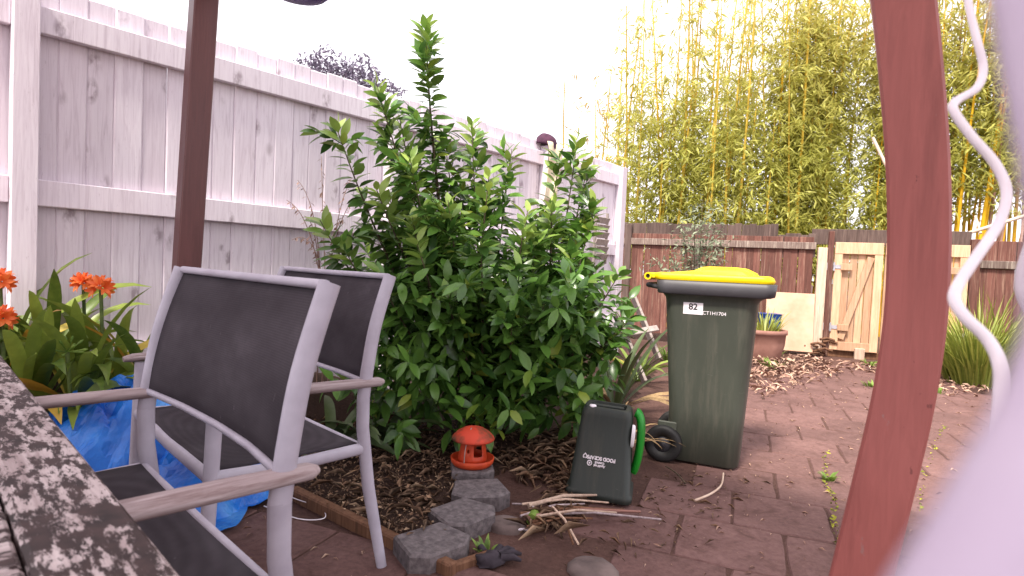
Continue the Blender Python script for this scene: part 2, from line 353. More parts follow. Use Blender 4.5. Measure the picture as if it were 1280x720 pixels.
# leaf templates: x along the leaf, z its normal
def leaf_tpl(w=.42, segs=4, fold=.12, curl=.18, tip=1.0):
    vs, fs = [], []
    for i in range(segs+1):
        t = i/segs; ww = w*.5*(math.sin(PI*min(t*.96+.02, 1)**.85)**.8 if 0 < i < segs else .04); z = -curl*t*t
        vs += [(t, -ww, z+fold*ww*2), (t, 0, z), (t, ww, z+fold*ww*2)]
    for i in range(segs):
        a = i*3; fs += [(a, a+3, a+4, a+1), (a+1, a+4, a+5, a+2)]
    return np.array(vs), np.array(fs)
def blade_tpl():
    return np.array([(0, -.5, 0), (0, .5, 0), (.5, -.8, .03), (.5, .8, .03), (1, 0, -.08)]), None
T_LEAF = leaf_tpl(); T_SMALL = leaf_tpl(.34, 2, .1, .15)
T_BAM = (np.array([(0, 0, 0), (.35, -.5, .0), (.35, .5, .0), (1, 0, -.12)]), np.array([(0, 1, 3, 2)]))
def frames(d, up):
    d = d/np.linalg.norm(d, axis=1, keepdims=True); s_ = np.cross(up, d); s_ /= np.linalg.norm(s_, axis=1, keepdims=True)+1e-9
    return d, s_, np.cross(d, s_)
def leaves(name, pos, d, up, size, wid, tpl, mat, young_lit=None):
    """one mesh holding many leaves"""
    tv, tf = tpl; n = len(pos); d, s_, nn = frames(d, up); k = len(tv)
    v = pos[:, None] + size[:, None, None]*(tv[None, :, 0, None]*d[:, None] + wid*tv[None, :, 1, None]*s_[:, None] + tv[None, :, 2, None]*nn[:, None])
    f = (tf[None] + (np.arange(n)*k)[:, None, None]).reshape(-1, 4)
    me = bpy.data.meshes.new(name); me.vertices.add(n*k); me.vertices.foreach_set('co', v.reshape(-1).astype(np.float32))
    m = len(f); me.loops.add(m*4); me.loops.foreach_set('vertex_index', f.reshape(-1).astype(np.int32)); me.polygons.add(m)
    me.polygons.foreach_set('loop_start', (np.arange(m)*4).astype(np.int32)); me.polygons.foreach_set('use_smooth', np.ones(m, bool))
    if young_lit is not None:
        a = me.attributes.new('young_lit', 'FLOAT', 'POINT'); a.data.foreach_set('value', np.repeat(young_lit, k).astype(np.float32))
    me.materials.append(MAT[mat]); me.update(calc_edges=True); me.validate()
    return link(bpy.data.objects.new(name, me))
def pieces(name, pts, size, mat, flat=.25, asp=.25, zj=.02, thick=False):
    """strewn strips: random flat bits lying on the ground"""
    n = len(pts); p = np.array(pts, float); p[:, 2] += nrg.random(n)*zj
    a = nrg.random(n)*2*PI; d = np.stack([np.cos(a), np.sin(a), nrg.normal(0, flat, n)], 1); up = np.stack([nrg.normal(0, .5, n), nrg.normal(0, .5, n), np.ones(n)], 1)
    sz = size[0]+(size[1]-size[0])*nrg.random(n)**2
    return leaves(name, p, d, up, sz, asp, leaf_tpl(1.0, 2, .2, .15), mat)
def inpoly(x, y, poly):
    c = False; j = len(poly)-1
    for i in range(len(poly)):
        xi, yi = poly[i][:2]; xj, yj = poly[j][:2]
        if (yi > y) != (yj > y) and x < (xj-xi)*(y-yi)/(yj-yi)+xi: c = not c
        j = i
    return c
def scatter(poly, n, z=0.0, r=rnd):
    xs = [p[0] for p in poly]; ys = [p[1] for p in poly]; out = []
    while len(out) < n:
        x, y = r.uniform(min(xs), max(xs)), r.uniform(min(ys), max(ys))
        if inpoly(x, y, poly): out.append((x, y, z(x, y) if callable(z) else z))
    return out
def GP(*pp): return [G(*p) for p in pp]

# ------------------------------------------------------------------ the setting: ground, bed, paving
g = MB(); N = 40
xs = [-300, -80, -30]+[-12+i*.8 for i in range(31)]+[30, 80, 300]
vs = [(x, y, 0) for y in xs for x in xs]; k = len(xs)
g.add(vs, [(j*k+i, j*k+i+1, (j+1)*k+i+1, (j+1)*k+i) for j in range(k-1) for i in range(k-1)], True)
tag(g.build('ground', 'soil'), kind='structure')

FA, FB = Vector((-2.52, 2.92, 0)), Vector((1.32, 7.3, 0)); FD = (FB-FA).normalized(); FL = (FB-FA).length
FN = Vector((FD.y, -FD.x, 0))                                   # towards the yard
def fence_dist(x, y): return (Vector((x, y, 0))-FA).dot(FN)
bedpoly = GP((375, 628), (560, 716), (548, 690), (565, 650), (600, 612), (640, 590), (700, 560), (780, 520), (822, 470))
bedpoly += [Vector((1.9, 7.0, 0)), FB, FA-FD*1.5, G(100, 640), G(300, 596)]
def bed_h(x, y):
    d = max(0, fence_dist(x, y)); s_ = (Vector((x, y, 0))-FA).dot(FD)
    rise = .42*max(0, min(1, 1.5-d/.5))*max(0, min(1, (2.2-s_)/1.2))
    return .022+rise+.03*(mnoise.noise(Vector((x*3, y*3, 0)))+.3)
b = MB(); st = .07; cell = {}; vs, fs = [], []
def bv(i, j):
    if (i, j) not in cell: x, y = i*st, j*st; cell[(i, j)] = len(vs); vs.append((x, y, bed_h(x, y)))
    return cell[(i, j)]
for i in range(-60, 35):
    for j in range(20, 115):
        if inpoly((i+.5)*st, (j+.5)*st, bedpoly): fs.append((bv(i, j), bv(i+1, j), bv(i+1, j+1), bv(i, j+1)))
cnt = {}
for f in fs:
    for q in range(4):
        e = tuple(sorted((f[q], f[(q+1) % 4]))); cnt[e] = cnt.get(e, 0)+1
for e, n_ in cnt.items():
    if n_ == 1:
        for q in e: vs[q] = (vs[q][0], vs[q][1], -.01)
b.add(vs, fs, True); tag(b.build('garden_bed', 'bed'), kind='structure')

pavpoly = GP((296, 600), (372, 640), (560, 728), (655, 740), (700, 700), (728, 655), (806, 628), (842, 596), (850, 530), (905, 484), (1000, 463), (1040, 455), (1215, 455), (1236, 492))
pavpoly += [Vector((5.2, 5.4, 0)), Vector((4.6, 2.5, 0)), Vector((2.6, .9, 0)), Vector((-1.2, .9, 0)), Vector((-2.1, 2.3, 0))]
pave = tag(thing('paving', (0, 0, 0), None, None), kind='structure')
PA = math.radians(-22); PW, PJ = .40, .004
def pav_mesh(w, d, i):
    m = MB(); r = random.Random(i); h = .05; n_ = 5; ring = []
    cs = [(-1, -1), (1, -1), (1, 1), (-1, 1)]
    for q in range(4):
        a, c = cs[q], cs[(q+1) % 4]
        for k_ in range(n_):
            t = k_/n_; x, y = a[0]+(c[0]-a[0])*t, a[1]+(c[1]-a[1])*t; f = 1-r.uniform(0, .012)-(.022*r.random() if k_ == 0 else 0)-(.03 if r.random() < .06 else 0); ring.append((x*w/2*f, y*d/2*f))
    K = len(ring); e = .007
    vs = [(x, y, -h) for x, y in ring]+[(x, y, -e) for x, y in ring]+[(x*(1-2*e/w), y*(1-2*e/d), r.uniform(-.0012, 0)) for x, y in ring]
    m.add(vs, [(q*K+k_, q*K+(k_+1) % K, (q+1)*K+(k_+1) % K, (q+1)*K+k_) for q in range(2) for k_ in range(K)]+[tuple(range(2*K, 3*K))]); return m.mesh('paver', MAT['paver'])
pm = [pav_mesh(PW-PJ, PW-PJ, i) for i in range(8)]
npav = 0
for i in range(-12, 22):
    for j in range(-4, 26):
        lx, ly = (i+.5*(j % 2))*PW, j*PW
        x, y = lx*math.cos(PA)-ly*math.sin(PA), lx*math.sin(PA)+ly*math.cos(PA)
        if inpoly(x, y, pavpoly) and y < 8 and -.62*y-.6 < x < .92*y+.5:
            o = inst('paver', pm[rnd.randrange(8)], pave, (x, y, .0055+rnd.uniform(-.002, .002)), (rnd.uniform(-.004, .004), rnd.uniform(-.004, .004), PA+rnd.choice((0, PI/2, PI))+rnd.uniform(-.012, .012))); npav += 1

# ------------------------------------------------------------------ white board fence
wf = thing('white_fence', FA, 'tall whitewashed vertical board fence running back along the garden', 'fence')
FANG = math.atan2(FD.y, FD.x)
def along(s_, off=0, z=0): return FD*s_+FN*off+Vector((0, 0, z))
pls = []
for i in range(6):
    m = MB(); r = random.Random(i+50); hh = 2.3; w = .136
    m.box((0, 0, hh/2), (w, .02, hh), ch=.0075); pls.append(m.mesh('plank', MAT['wwood']))
s_ = -1.5; wk = 1
while s_ < FL-.02:
    inst('plank', pls[rnd.randrange(6)], wf, along(s_, -.037+rnd.choice((-.0015, 0, .0015)), .09), (rnd.uniform(-.003, .003), rnd.uniform(-.0007, .0007), FANG), (wk, 1, 1.0+rnd.uniform(-.004, .006)))
    w2_ = rnd.uniform(.9, 1.06); s_ += .068*(wk+w2_)-rnd.uniform(.0015, .003); wk = w2_
POSTS = [-1.35, .02, 2.28, 4.26, FL-.05]
for s_ in POSTS: MB().box((0, 0, 1.17), (.105, .1, 2.33 if s_ < FL-.2 else 2.36), ch=.004).build('post', 'wwood', wf).location = along(s_, .026)
for o in wf.children:
    if o.name.startswith('post'): o.rotation_euler = (0, 0, FANG)
for a, c in zip(POSTS[:-1], POSTS[1:]):
    L = c-a-.107
    for z in (2.2, 1.325, .45):
        o = MB().box((0, 0, 0), (L, .045, .135), ch=.004).build('rail', 'wwood', wf); o.location = along((a+c)/2, .0, z+rnd.uniform(-.004, .004)); o.rotation_euler = (0, rnd.uniform(-.002, .002), FANG)

# ------------------------------------------------------------------ back fence and gates
BA = math.radians(-20); BD = Vector((math.cos(BA), math.sin(BA), 0)); BP = Vector((5.05, 7.9, 0)); BN = Vector((BD.y, -BD.x, 0))
def back_s(px):
    k_ = (px-640)/FPX*1.0; q = _ray(px, 370); k_ = q.x/q.y
    return (k_*BP.y-BP.x)/(BD.x-k_*BD.y)
def bk(s_, off=0, z=0): return BP+BD*s_+BN*off+Vector((0, 0, z))
sL, sE, sG0, sG1, sR = back_s(755), back_s(1016), back_s(1039), back_s(1206), back_s(1340)
def back_fence(name, s0, s1, label, htop, steps):
    root = thing(name, bk(s0), label, 'fence'); root.rotation_euler = (0, 0, BA); L = s1-s0
    lo = MB().box((0, 0, .72), (.098, .018, 1.3), ch=.003).mesh('plank', MAT['bfence']); up = MB().box((0, 0, .11), (.098, .018, .22), ch=.003).mesh('plank', MAT['bfence_top'])
    x = .05
    while x < L-.02:
        inst('plank', lo, root, (x, rnd.uniform(-.004, .004), .05), (rnd.uniform(-.004, .004), rnd.uniform(-.006, .006), 0), (rnd.uniform(.96, 1.01), 1, 1.18))
        h = htop-(.13 if x > steps else 0)+rnd.uniform(-.015, .012)
        inst('plank', up, root, (x+.02, .012+rnd.uniform(-.004, .004), h-.34), (0, rnd.uniform(-.008, .008), 0), (1, 1, 1.53)); x += .0985
    MB().box((L/2, -.03, htop-.3), (L, .045, .1), ch=.006).build('rail', 'rail_old', root)
    MB().box((L/2, .035, .35), (L, .045, .1), ch=.006).build('rail', 'rail_old', root)
    return root
bf = back_fence('brown_fence', sL, sE, 'red-brown stained board fence behind the yellow-lidded wheelie bin', 1.84, back_s(965)-sL)
bfr = back_fence('brown_fence', sG1+.12, sR, 'red-brown board fence behind the tall grass, beyond the gates', 1.66, 9)
for px, hh, m_ in ((868, 1.5, 'bfence_top'), (782, 1.8, 'bfence_top')):
    o = MB().box((0, 0, hh/2), (.1, .05, hh), ch=.005).build('post', m_, bf); o.location = (back_s(px)-sL, -.034, 0)
def gate_post(px, w, h, m_, label, off=-.05):
    o = MB().box((0, 0, h/2), (w, .09, h), ch=.006).build('gate_post', m_); o.location = bk(back_s(px), -off if False else off*-1, 0); o.rotation_euler = (0, 0, BA); tag(o, label, 'post')
gate_post(1024, .12, 1.52, 'palepost', 'pale weathered gate post between brown fence and gate')
gate_post(1034, .07, 1.75, 'bfence', 'red-brown post hung with the hinges of the brace-left gate leaf')
gate_post(1213, .1, 1.68, 'bfence', 'red-brown post beside the tall grass, carrying gate hinges')
MB_top = MB().box((0, 0, 0), (sG1-sE+.1, .04, .22), ch=.004)
o = MB_top.build('gate_board', 'bfence_top'); o.location = bk((sG1+sE)/2, -.08, 1.68); o.rotation_euler = (0, 0, BA); tag(o, 'dark weathered board spanning behind the top of the gates', 'board')
def gate(s0, s1, flip, label):
    Wd = s1-s0; root = thing('timber_gate', bk(s0, .05), label, 'gate', BA, 'pale timber gates in the back fence'); z0, z1 = .1, 1.6
    pw = Wd/6
    pl = MB().box((0, 0, 0), (pw-.008, .018, z1-z0-.01), ch=.003).mesh('plank', MAT['newwood'])
    for i in range(6): inst('plank', pl, root, (pw*(i+.5), .022, (z0+z1)/2), (0, rnd.uniform(-.003, .003), 0))
    for x in (.05, Wd-.05): MB().box((x, -.01, (z0+z1)/2), (.1, .04, z1-z0-.006), ch=.004).build('stile', 'newwood', root)
    for z, t in ((z1-.08, .16), (z0+.06, .12)): MB().box((Wd/2, -.013, z), (Wd-.2 if z < 1 else Wd, .04 if z < 1 else .046, t), ch=.004).build('rail', 'newwood', root)
    a, c = Vector((.13, -.012, z0+.16)), Vector((Wd-.14, -.012, z1-.2))
    if flip: a.x, c.x = Wd-a.x, Wd-c.x
    d = c-a; an = math.atan2(d.z, d.x); MB().box((a+c)/2, (d.length, .036, .085), Matrix.Rotation(-an, 3, 'Y'), .004).build('brace', 'newwood', root)
    for z in (1.26, .42):
        hx = 0 if not flip else Wd; sg = -1 if flip else 1
        h = MB().box((hx+sg*.09, -.036, z), (.22, .006, .05)).box((hx-sg*.05, -.036, z), (.09, .006, .1)); h.sweep([(hx, -.042, z-.06), (hx, -.042, z+.06)], .011)
        h.build('hinge', 'steel', root)
        MB().box((hx+sg*.15, -.05, z), (.14, .02, .09), ch=.004).build('hinge_block', 'newwood', root)
    return root
sM = (sG0+sG1)/2-.18
gl = gate(sG0, sM-.012, False, 'pale new timber gate leaf with brace rising away from the bin')
gate(sM+.012, sG1, True, 'pale new timber gate leaf partly hidden behind the maroon post')
MB().box((.37, -.05, .07), (.12, .05, .16), ch=.006).build('drop_bolt_block', 'palepost', gl)
o = MB().box((0, 0, 0), (sG1-sG0+.1, .1, .1), ch=.008).build('gate_sill', 'edging'); o.location = bk((sG0+sG1)/2, -.02, .045); o.rotation_euler = (0, 0, BA); tag(o, 'dark low timber sill on the ground under the gates', 'sill')

# ------------------------------------------------------------------ pergola posts
def sq_post(name, path, w, d, ang, mat, label):
    m = MB(); vs = []; k = len(path)
    for p in path:
        for x, y in ((-1, -.86), (-.9, -1), (.9, -1), (1, -.86), (1, .86), (.9, 1), (-.9, 1), (-1, .86)):
            x, y = x*w/2, y*d/2; vs.append(Vector(p)+Vector((x*math.cos(ang)-y*math.sin(ang), x*math.sin(ang)+y*math.cos(ang), 0)))
    m.add(vs, [(i*8+j, i*8+(j+1) % 8, i*8+8+(j+1) % 8, i*8+8+j) for i in range(k-1) for j in range(8)]+[tuple(range(7, -1, -1)), tuple(range(k*8-8, k*8))])
    return tag(m.build(name, mat), label, 'post')
DP = 1.12
mid = [((a+c)/2, y) for a, c, y in ((1081, 1148, -80), (1093, 1161, 0), (1103, 1172, 100), (1110, 1180, 200), (1112, 1182, 300), (1106, 1178, 400), (1091, 1163, 500), (1069, 1139, 600), (1043, 1106, 720))]
path = [Y(x, y, DP) for x, y in mid][::-1]
d0 = (path[0]-path[1]); path.insert(0, path[0]+d0*(path[0].z/-d0.z)); d1 = path[-1]-path[-2]; path.append(path[-1]+d1*((2.39-path[-1].z)/d1.z))
sq_post('pergola_post', cat(path, 5), .1, .1, math.radians(-33), 'maroon', 'maroon painted bowed timber post standing in front of the gates')
lp = [Y(255, 0, 3.0), Y(233, 338, 3.0)]; d0 = lp[1]-lp[0]
sq_post('pergola_post', [lp[0]+d0*((0-lp[0].z)/d0.z), lp[0], lp[0]+d0*((2.4-lp[0].z)/d0.z)], .115, .1, math.radians(46), 'brownpost', 'slim dark brown timber post before the whitewashed fence')

# ------------------------------------------------------------------ unseen roof over the posts, added above the frame to shade the foreground
e0, e1 = Vector((-1.62, 3.0, 0)), Vector((.8, 1.12, 0)); ed = (e1-e0).normalized(); en = Vector((-ed.y, ed.x, 0)); en = en if en.y > 0 else -en
rf = tag(thing('unseen_shade_roof', (0, 0, 0), None, None), kind='structure')
a0, a1 = e0-ed*.12, e1+ed*2.2; z0_, z1_ = 2.56, 2.9
m = MB(); n_ = 46; vs = []
for i in range(n_+1):
    w_ = .018*(i % 2)
    for q, z in ((en*.12, z0_), (en*-3.4, z1_)): vs.append(a0.lerp(a1, i/n_)+q+Vector((0, 0, z+w_)))
m.add(vs, [(2*i, 2*i+1, 2*i+3, 2*i+2) for i in range(n_)]); m.build('roof_sheet', 'roofing', rf)
m = MB(); d_ = a1-a0; m.box((a0+a1)/2+Vector((0, 0, 2.47)), (d_.length, .07, .14), Matrix.Rotation(math.atan2(d_.y, d_.x), 3, 'Z')); m.build('beam', 'brownpost', rf)

# ------------------------------------------------------------------ table
TZ = .72; TU = Vector((-1.234, 1.172, 0)).normalized(); TN = Vector((TU.y, -TU.x, 0)); TN = TN if TN.x > 0 else -TN
TA = math.atan2(TU.y, TU.x); off = .198; t0, t1 = -.75, 2.42; TW = 1.0
tb = thing('garden_table', TU*((t0+t1)/2)+TN*(off-TW/2), 'weathered slatted garden table with peeling dark paint', 'table', TA)
L = t1-t0; sgn = 1 if (Matrix.Rotation(TA, 3, 'Z') @ Vector((0, 1, 0))).dot(TN) > 0 else -1
for y in (TW/2-.055, -TW/2+.055): MB().box((0, sgn*y, TZ-.016), (L, .108, .032), ch=.006).build('border_board', 'peel', tb)
for x in (-L/2+.055, L/2-.055): MB().box((x, 0, TZ-.017), (.108, TW-.222, .03), ch=.006).build('border_board', 'peel', tb)
sw = .094; x = -L/2+.112+sw/2; sm_ = MB().box((0, 0, 0), (TW-.224, sw-.007, .026), ch=.005).mesh('slat', MAT['peel'])
while x < L/2-.11: inst('slat', sm_, tb, (x, 0, TZ-.018+rnd.uniform(-.002, .001)), (0, rnd.uniform(-.003, .003), PI/2)); x += sw
for x in (-L/2+.12, L/2-.12):
    for y in (TW/2-.12, -TW/2+.12): MB().box((x, y, (TZ-.034)/2), (.07, .07, TZ-.034), ch=.005).build('leg', 'peel', tb)
for y in (TW/2-.08, -TW/2+.08): MB().box((0, y, TZ-.075), (L-.2, .03, .08), ch=.004).build('apron', 'peel', tb)

# ------------------------------------------------------------------ chairs
CW, zt, stp, za = .846, 1.0, .085, .648
def chair(x, y, th, label):
    c = thing('patio_chair', (x, y, 0), label, 'chair', th-PI/2, 'sling chairs at the garden table'); h = CW/2
    V = lambda u, v, z: Vector((-u, v, z))
    fw = (0, 1, 0)
    for sd in (1, -1):
        up = cat([V(sd*h, .0, .60), V(sd*h, -.012, .7), V(sd*h, -.036, .84), V(sd*h, -stp, zt+.004)], 5)
        MB().sweep(up, .023, .0145, fw, 12).build('upright', 'alu', c)
        MB().sweep([V(sd*h, .0, .604), V(sd*h, -.002, .5), V(sd*h, -.03, .3), V(sd*h, -.095, .0)], [.023, .0225, .022, .018], [.0145, .0145, .0145, .013], fw, 12).build('leg', 'alu', c)
        MB().sweep([V(sd*h, .452, za-.018), V(sd*h, .46, .4), V(sd*h, .475, .0)], [.022, .021, .017], [.014, .014, .013], fw, 12).build('leg', 'alu', c)
        MB().sweep([V(sd*h, -.0, .432), V(sd*(h), .25, .425), V(sd*h, .46, .436)], .02, .013, (0, 0, 1), 12).build('seat_rail', 'alu', c)
        a = MB().sweep([V(sd*h, -.072, za), V(sd*h, -.055, za), V(sd*h, .1, za+.003), V(sd*h, .3, za+.006), V(sd*h, .48, za), V(sd*h, .51, za-.004)], [.012, .026, .031, .03, .028, .016], [.008, .015, .016, .016, .015, .01], (1, 0, 0), 14)
        a.build('armrest', 'armwood', c)
    MB().sweep([V(h-.01, -stp+.002, zt), V(0, -stp-.012, zt-.002), V(-h+.01, -stp+.002, zt)], .010, .010, None, 10).build('top_rail', 'alu', c)
    MB().sweep([V(h-.01, .0, .655), V(h*.5, -.03, .648), V(0, -.04, .645), V(-h*.5, -.03, .648), V(-h+.01, .0, .655)], .009, .009, None, 8).build('lower_rail', 'alu', c)
    MB().sweep([V(h-.01, .462, .437), V(0, .462, .43), V(-h+.01, .462, .437)], .02, .014, None, 10).build('seat_rail', 'alu', c)
    MB().sweep([V(h-.01, .004, .434), V(0, .0, .426), V(-h+.01, .004, .434)], .018, .013, None, 10).build('seat_rail', 'alu', c)
    def grid(fn, nu=16, nv=10, t=.004):
        m = MB(); a = [fn(i/nu, j/nv) for j in range(nv+1) for i in range(nu+1)]
        m.add(a, [(j*(nu+1)+i, j*(nu+1)+i+1, (j+1)*(nu+1)+i+1, (j+1)*(nu+1)+i) for j in range(nv) for i in range(nu)], True); return m
    def back(u, v):
        z = .655+.34*v; vv = -(.003+.03*v+.055*v*v); sag = -.04*(1-(2*u-1)**2)*(1-.65*v); return V((u*2-1)*(h-.012), vv+sag+.002, z-.01*(1-(2*u-1)**2)*(1-v))
    o = grid(back).build('backrest', 'sling', c); o.modifiers.new('s', 'SOLIDIFY').thickness = .004
    def seat(u, v):
        return V((u*2-1)*(h-.01), .012+.445*v, .447-.035*(1-(2*u-1)**2)*math.sin(PI*min(1, v*.9+.08)))
    o = grid(seat).build('seat', 'sling', c); o.modifiers.new('s', 'SOLIDIFY').thickness = .004
    return c
chair(-.713, 1.326, 3.9545, 'grey framed charcoal sling chair nearest the camera, tucked under the table')
chair(-.767, 2.176, 3.917, 'grey framed charcoal sling chair behind another chair, beside the citrus bush')

# ------------------------------------------------------------------ wheelie bin
def text(name, body, size, mat, parent, M4, ext=.0008, bold=0):
    cu = bpy.data.curves.new(name, 'FONT'); cu.body = body; cu.size = size; cu.align_x = 'CENTER'; cu.align_y = 'CENTER'; cu.extrude = ext; cu.offset = bold
    cu.materials.append(MAT[mat]); t_ = bpy.data.objects.new(name, cu); C.objects.link(t_); bpy.context.view_layer.update()
    me = bpy.data.meshes.new_from_object(t_.evaluated_get(bpy.context.evaluated_depsgraph_get())); bpy.data.objects.remove(t_)
    o = bpy.data.objects.new(name, me); link(o, parent); o.matrix_local = M4; return o
bc = G(884, 588); bc.y += .2; bc.x = (884-640)/FPX*bc.y+.045
wb = thing('wheelie_bin', (bc.x, bc.y, 0), 'large dark olive wheelie bin with bright yellow lid on the paving', 'bin', math.radians(-25)); wb.scale = (1.03, 1.03, 1.03)
m = MB(); m.loft([(.012, -.17, .165, -.15, .15, .05), (.02, -.18, .175, -.16, .16, .06), (.3, -.195, .19, -.175, .175, .06), (.88, -.235, .225, -.205, .205, .06), (.9, -.24, .235, -.21, .21, .06), (.925, -.255, .275, -.235, .235, .055)], 8); m.build('body', 'binbody', wb)
m = MB(); m.loft([(.918, -.27, .285, -.245, .245, .05), (.925, -.275, .305, -.25, .25, .05), (.985, -.28, .312, -.255, .255, .05), (.99, -.27, .30, -.245, .245, .05)], 8); m.build('rim', 'binrim', wb)
lid = MB(); lid.loft([(.991, -.29, .295, -.245, .245, .05), (1.002, -.295, .302, -.25, .25, .05), (1.022, -.295, .29, -.25, .25, .05), (1.03, -.27, .275, -.235, .235, .05)], 8)
lid.loft([(1.028, -.25, .215, -.215, .215, .05), (1.045, -.1, .205, -.205, .205, .06), (1.066, -.06, .16, -.19, .19, .07), (1.07, -.03, .12, -.16, .16, .06)], 8, cap0=False)
lo_ = lid.build('lid', 'yellow', wb)
m = MB(); m.sweep([(-.325, -.235, 1.006), (-.325, .235, 1.006)], .02, n=16, cap=False); m.sweep([(-.325, -.235, 1.006), (-.325, .235, 1.006)], .012, n=16, cap=False)
for y in (-.235, .235):
    vs = [(-.325+r*math.cos(2*PI*j/16), y, 1.006+r*math.sin(2*PI*j/16)) for r in (.012, .02) for j in range(16)]; m.add(vs, [(j, (j+1) % 16, 16+(j+1) % 16, 16+j) for j in range(16)])
for y in (-.2, .2): m.box((-.3, y, 1.008), (.05, .04, .026), ch=.004)
m.build('hinge_tube', 'yellow', lo_)
m = MB(); m.sweep([(-.325, -.225, 1.006), (-.325, .225, 1.006)], .0105, n=12); m.build('hinge_pin', 'black', lo_)
m = MB(); m.sweep([(-.27, -.19, .95), (-.33, -.18, .958), (-.335, 0, .958), (-.33, .18, .958), (-.27, .19, .95)], .014); m.build('handle', 'binrim', wb)
for y in (-.185, .185):
    w_ = MB(); prof = [(.045, -.022), (.085, -.026), (.1, -.018), (.1, .018), (.085, .026), (.045, .022), (.045, -.022)]
    w_.lathe(prof, 28).xf(Matrix.Translation((-.205, y, .1)) @ Matrix.Rotation(PI/2, 4, 'X')); wo = w_.build('wheel', 'black', wb)
    h = MB().lathe([(.0, -.016), (.046, -.016), (.046, .016), (.0, .016)], 20).lathe([(0, -.024), (.018, -.024), (.018, .024), (0, .024)], 14).xf(Matrix.Translation((-.205, y, .1)) @ Matrix.Rotation(PI/2, 4, 'X')); h.build('hub', 'binrim', wo)
MB().sweep([(-.205, -.16, .1), (-.205, .16, .1)], .012).build('axle', 'black', wb)
for y in (-.172, .172): MB().box((-.19, y*.98, .14), (.1, .02, .16), ch=.004).build('wheel_bracket', 'binbody', wb)
def side_y(z): return -(.175+(z-.3)/.58*.03)
ft = math.atan2(.03, .58)
def sideM(x, z, d=.0015, spin=0): return Matrix.Translation((x, side_y(z)-d, z)) @ Matrix.Rotation(PI/2+ft, 4, 'X') @ Matrix.Rotation(spin, 4, 'Z')
stk = MB().box((0, 0, 0), (.1, .062, .0015)).build('sticker', 'white', wb); stk.matrix_local = sideM(-.085, .845)
text('sticker_number', '82', .046, 'ink', stk, Matrix.Translation((0, .008, .0012)), .0004, .001)
text('stamped_number', 'CT1H1704', .026, 'white', wb, sideM(.022, .825, .001), .0004)

# ------------------------------------------------------------------ small food scraps bin, standing upside down
sb_ = G(754, 630); sb_.y += .11
fb = thing('food_scraps_bin', (sb_.x, sb_.y, .0), 'small black-green food scraps bin standing upside down on dry leaves', 'bin', math.radians(-16))
fb.rotation_euler = (math.radians(-2), math.radians(3), math.radians(-14)); fb.scale = (.9, 1, 1.02); fb.location.z = .02
m = MB(); m.loft([(.0, -.165, .165, -.135, .135, .04), (.012, -.168, .168, -.138, .138, .04), (.03, -.166, .166, -.136, .136, .04), (.034, -.155, .155, -.126, .126, .04), (.36, -.128, .128, -.1, .1, .035), (.385, -.122, .122, -.095, .095, .04), (.395, -.112, .112, -.085, .085, .035)], 8, cap1=False)
m.loft([(.395, -.112, .112, -.085, .085, .035), (.395, -.092, .092, -.066, .066, .028), (.372, -.088, .088, -.062, .062, .028)], 8, cap0=False, smooth=False); m.build('body', 'caddy', fb)
MB().box((.0, .0, .385), (.16, .022, .02), ch=.004).build('base_rib', 'caddy', fb)
MB().lathe([(0, .004), (.016, .004), (.018, 0), (.018, -.004)], 14, (-.075, -.07, .397)).build('base_plug', 'white', fb)
hd = MB(); pth = cat([(.14, -.01, .385), (.158, -.01, .375), (.172, -.01, .34), (.178, -.01, .28), (.176, -.01, .2), (.166, -.01, .14), (.156, -.01, .115)], 5); hd.sweep(pth, [.03+.03*math.sin(PI*i/30) for i in range(31)], .021, (0, 1, 0), 12); hd.build('handle', 'green', fb)
MB().lathe([(0, .008), (.026, .006), (.03, 0), (.03, -.01)], 16).xf(Matrix.Translation((.142, -.075, .29)) @ Matrix.Rotation(PI/2, 4, 'Y') @ Matrix.Diagonal((1.7, 1, 1, 1))).build('handle_boss', 'white', fb)
def cfM(x, z, d=.002): 
    y = -(.126-(z-.034)/.326*.026); return Matrix.Translation((x, y-d, z)) @ Matrix.Rotation(PI/2-math.atan2(.026, .326)+2*math.atan2(.026, .326)*0-.0, 4, 'X') @ Matrix.Rotation(PI, 4, 'Z')
text('lettering', 'FOOD SCRAPS', .0215, 'white', fb, cfM(-.002, .178), .0004, .0012)
text('lettering', 'Auckland', .015, 'white', fb, cfM(-.008, .145), .0004, .0008)
text('lettering', 'Council', .015, 'white', fb, cfM(-.008, .158), .0004, .0008)
m = MB(); m.lathe([(.013, 0), (.013, .001), (.008, .001), (.008, 0)], 20).lathe([(.005, 0), (.005, .001), (0, .001)], 10); m.build('emblem', 'white', fb).matrix_local = cfM(-.058, .152, .0015)
m = MB(); pts_ = [(0, -.014), (.011, -.002), (.011, .008), (.005, .011), (0, .007), (-.005, .011), (-.011, .008), (-.011, -.002)]
inn = [(x*.55, y*.55) for x, y in pts_]; m.add([(x, y, .001) for x, y in pts_+inn], [(i, (i+1) % 8, 8+(i+1) % 8, 8+i) for i in range(8)]); m.build('emblem', 'white', fb).matrix_local = cfM(-.083, .18, .0015)

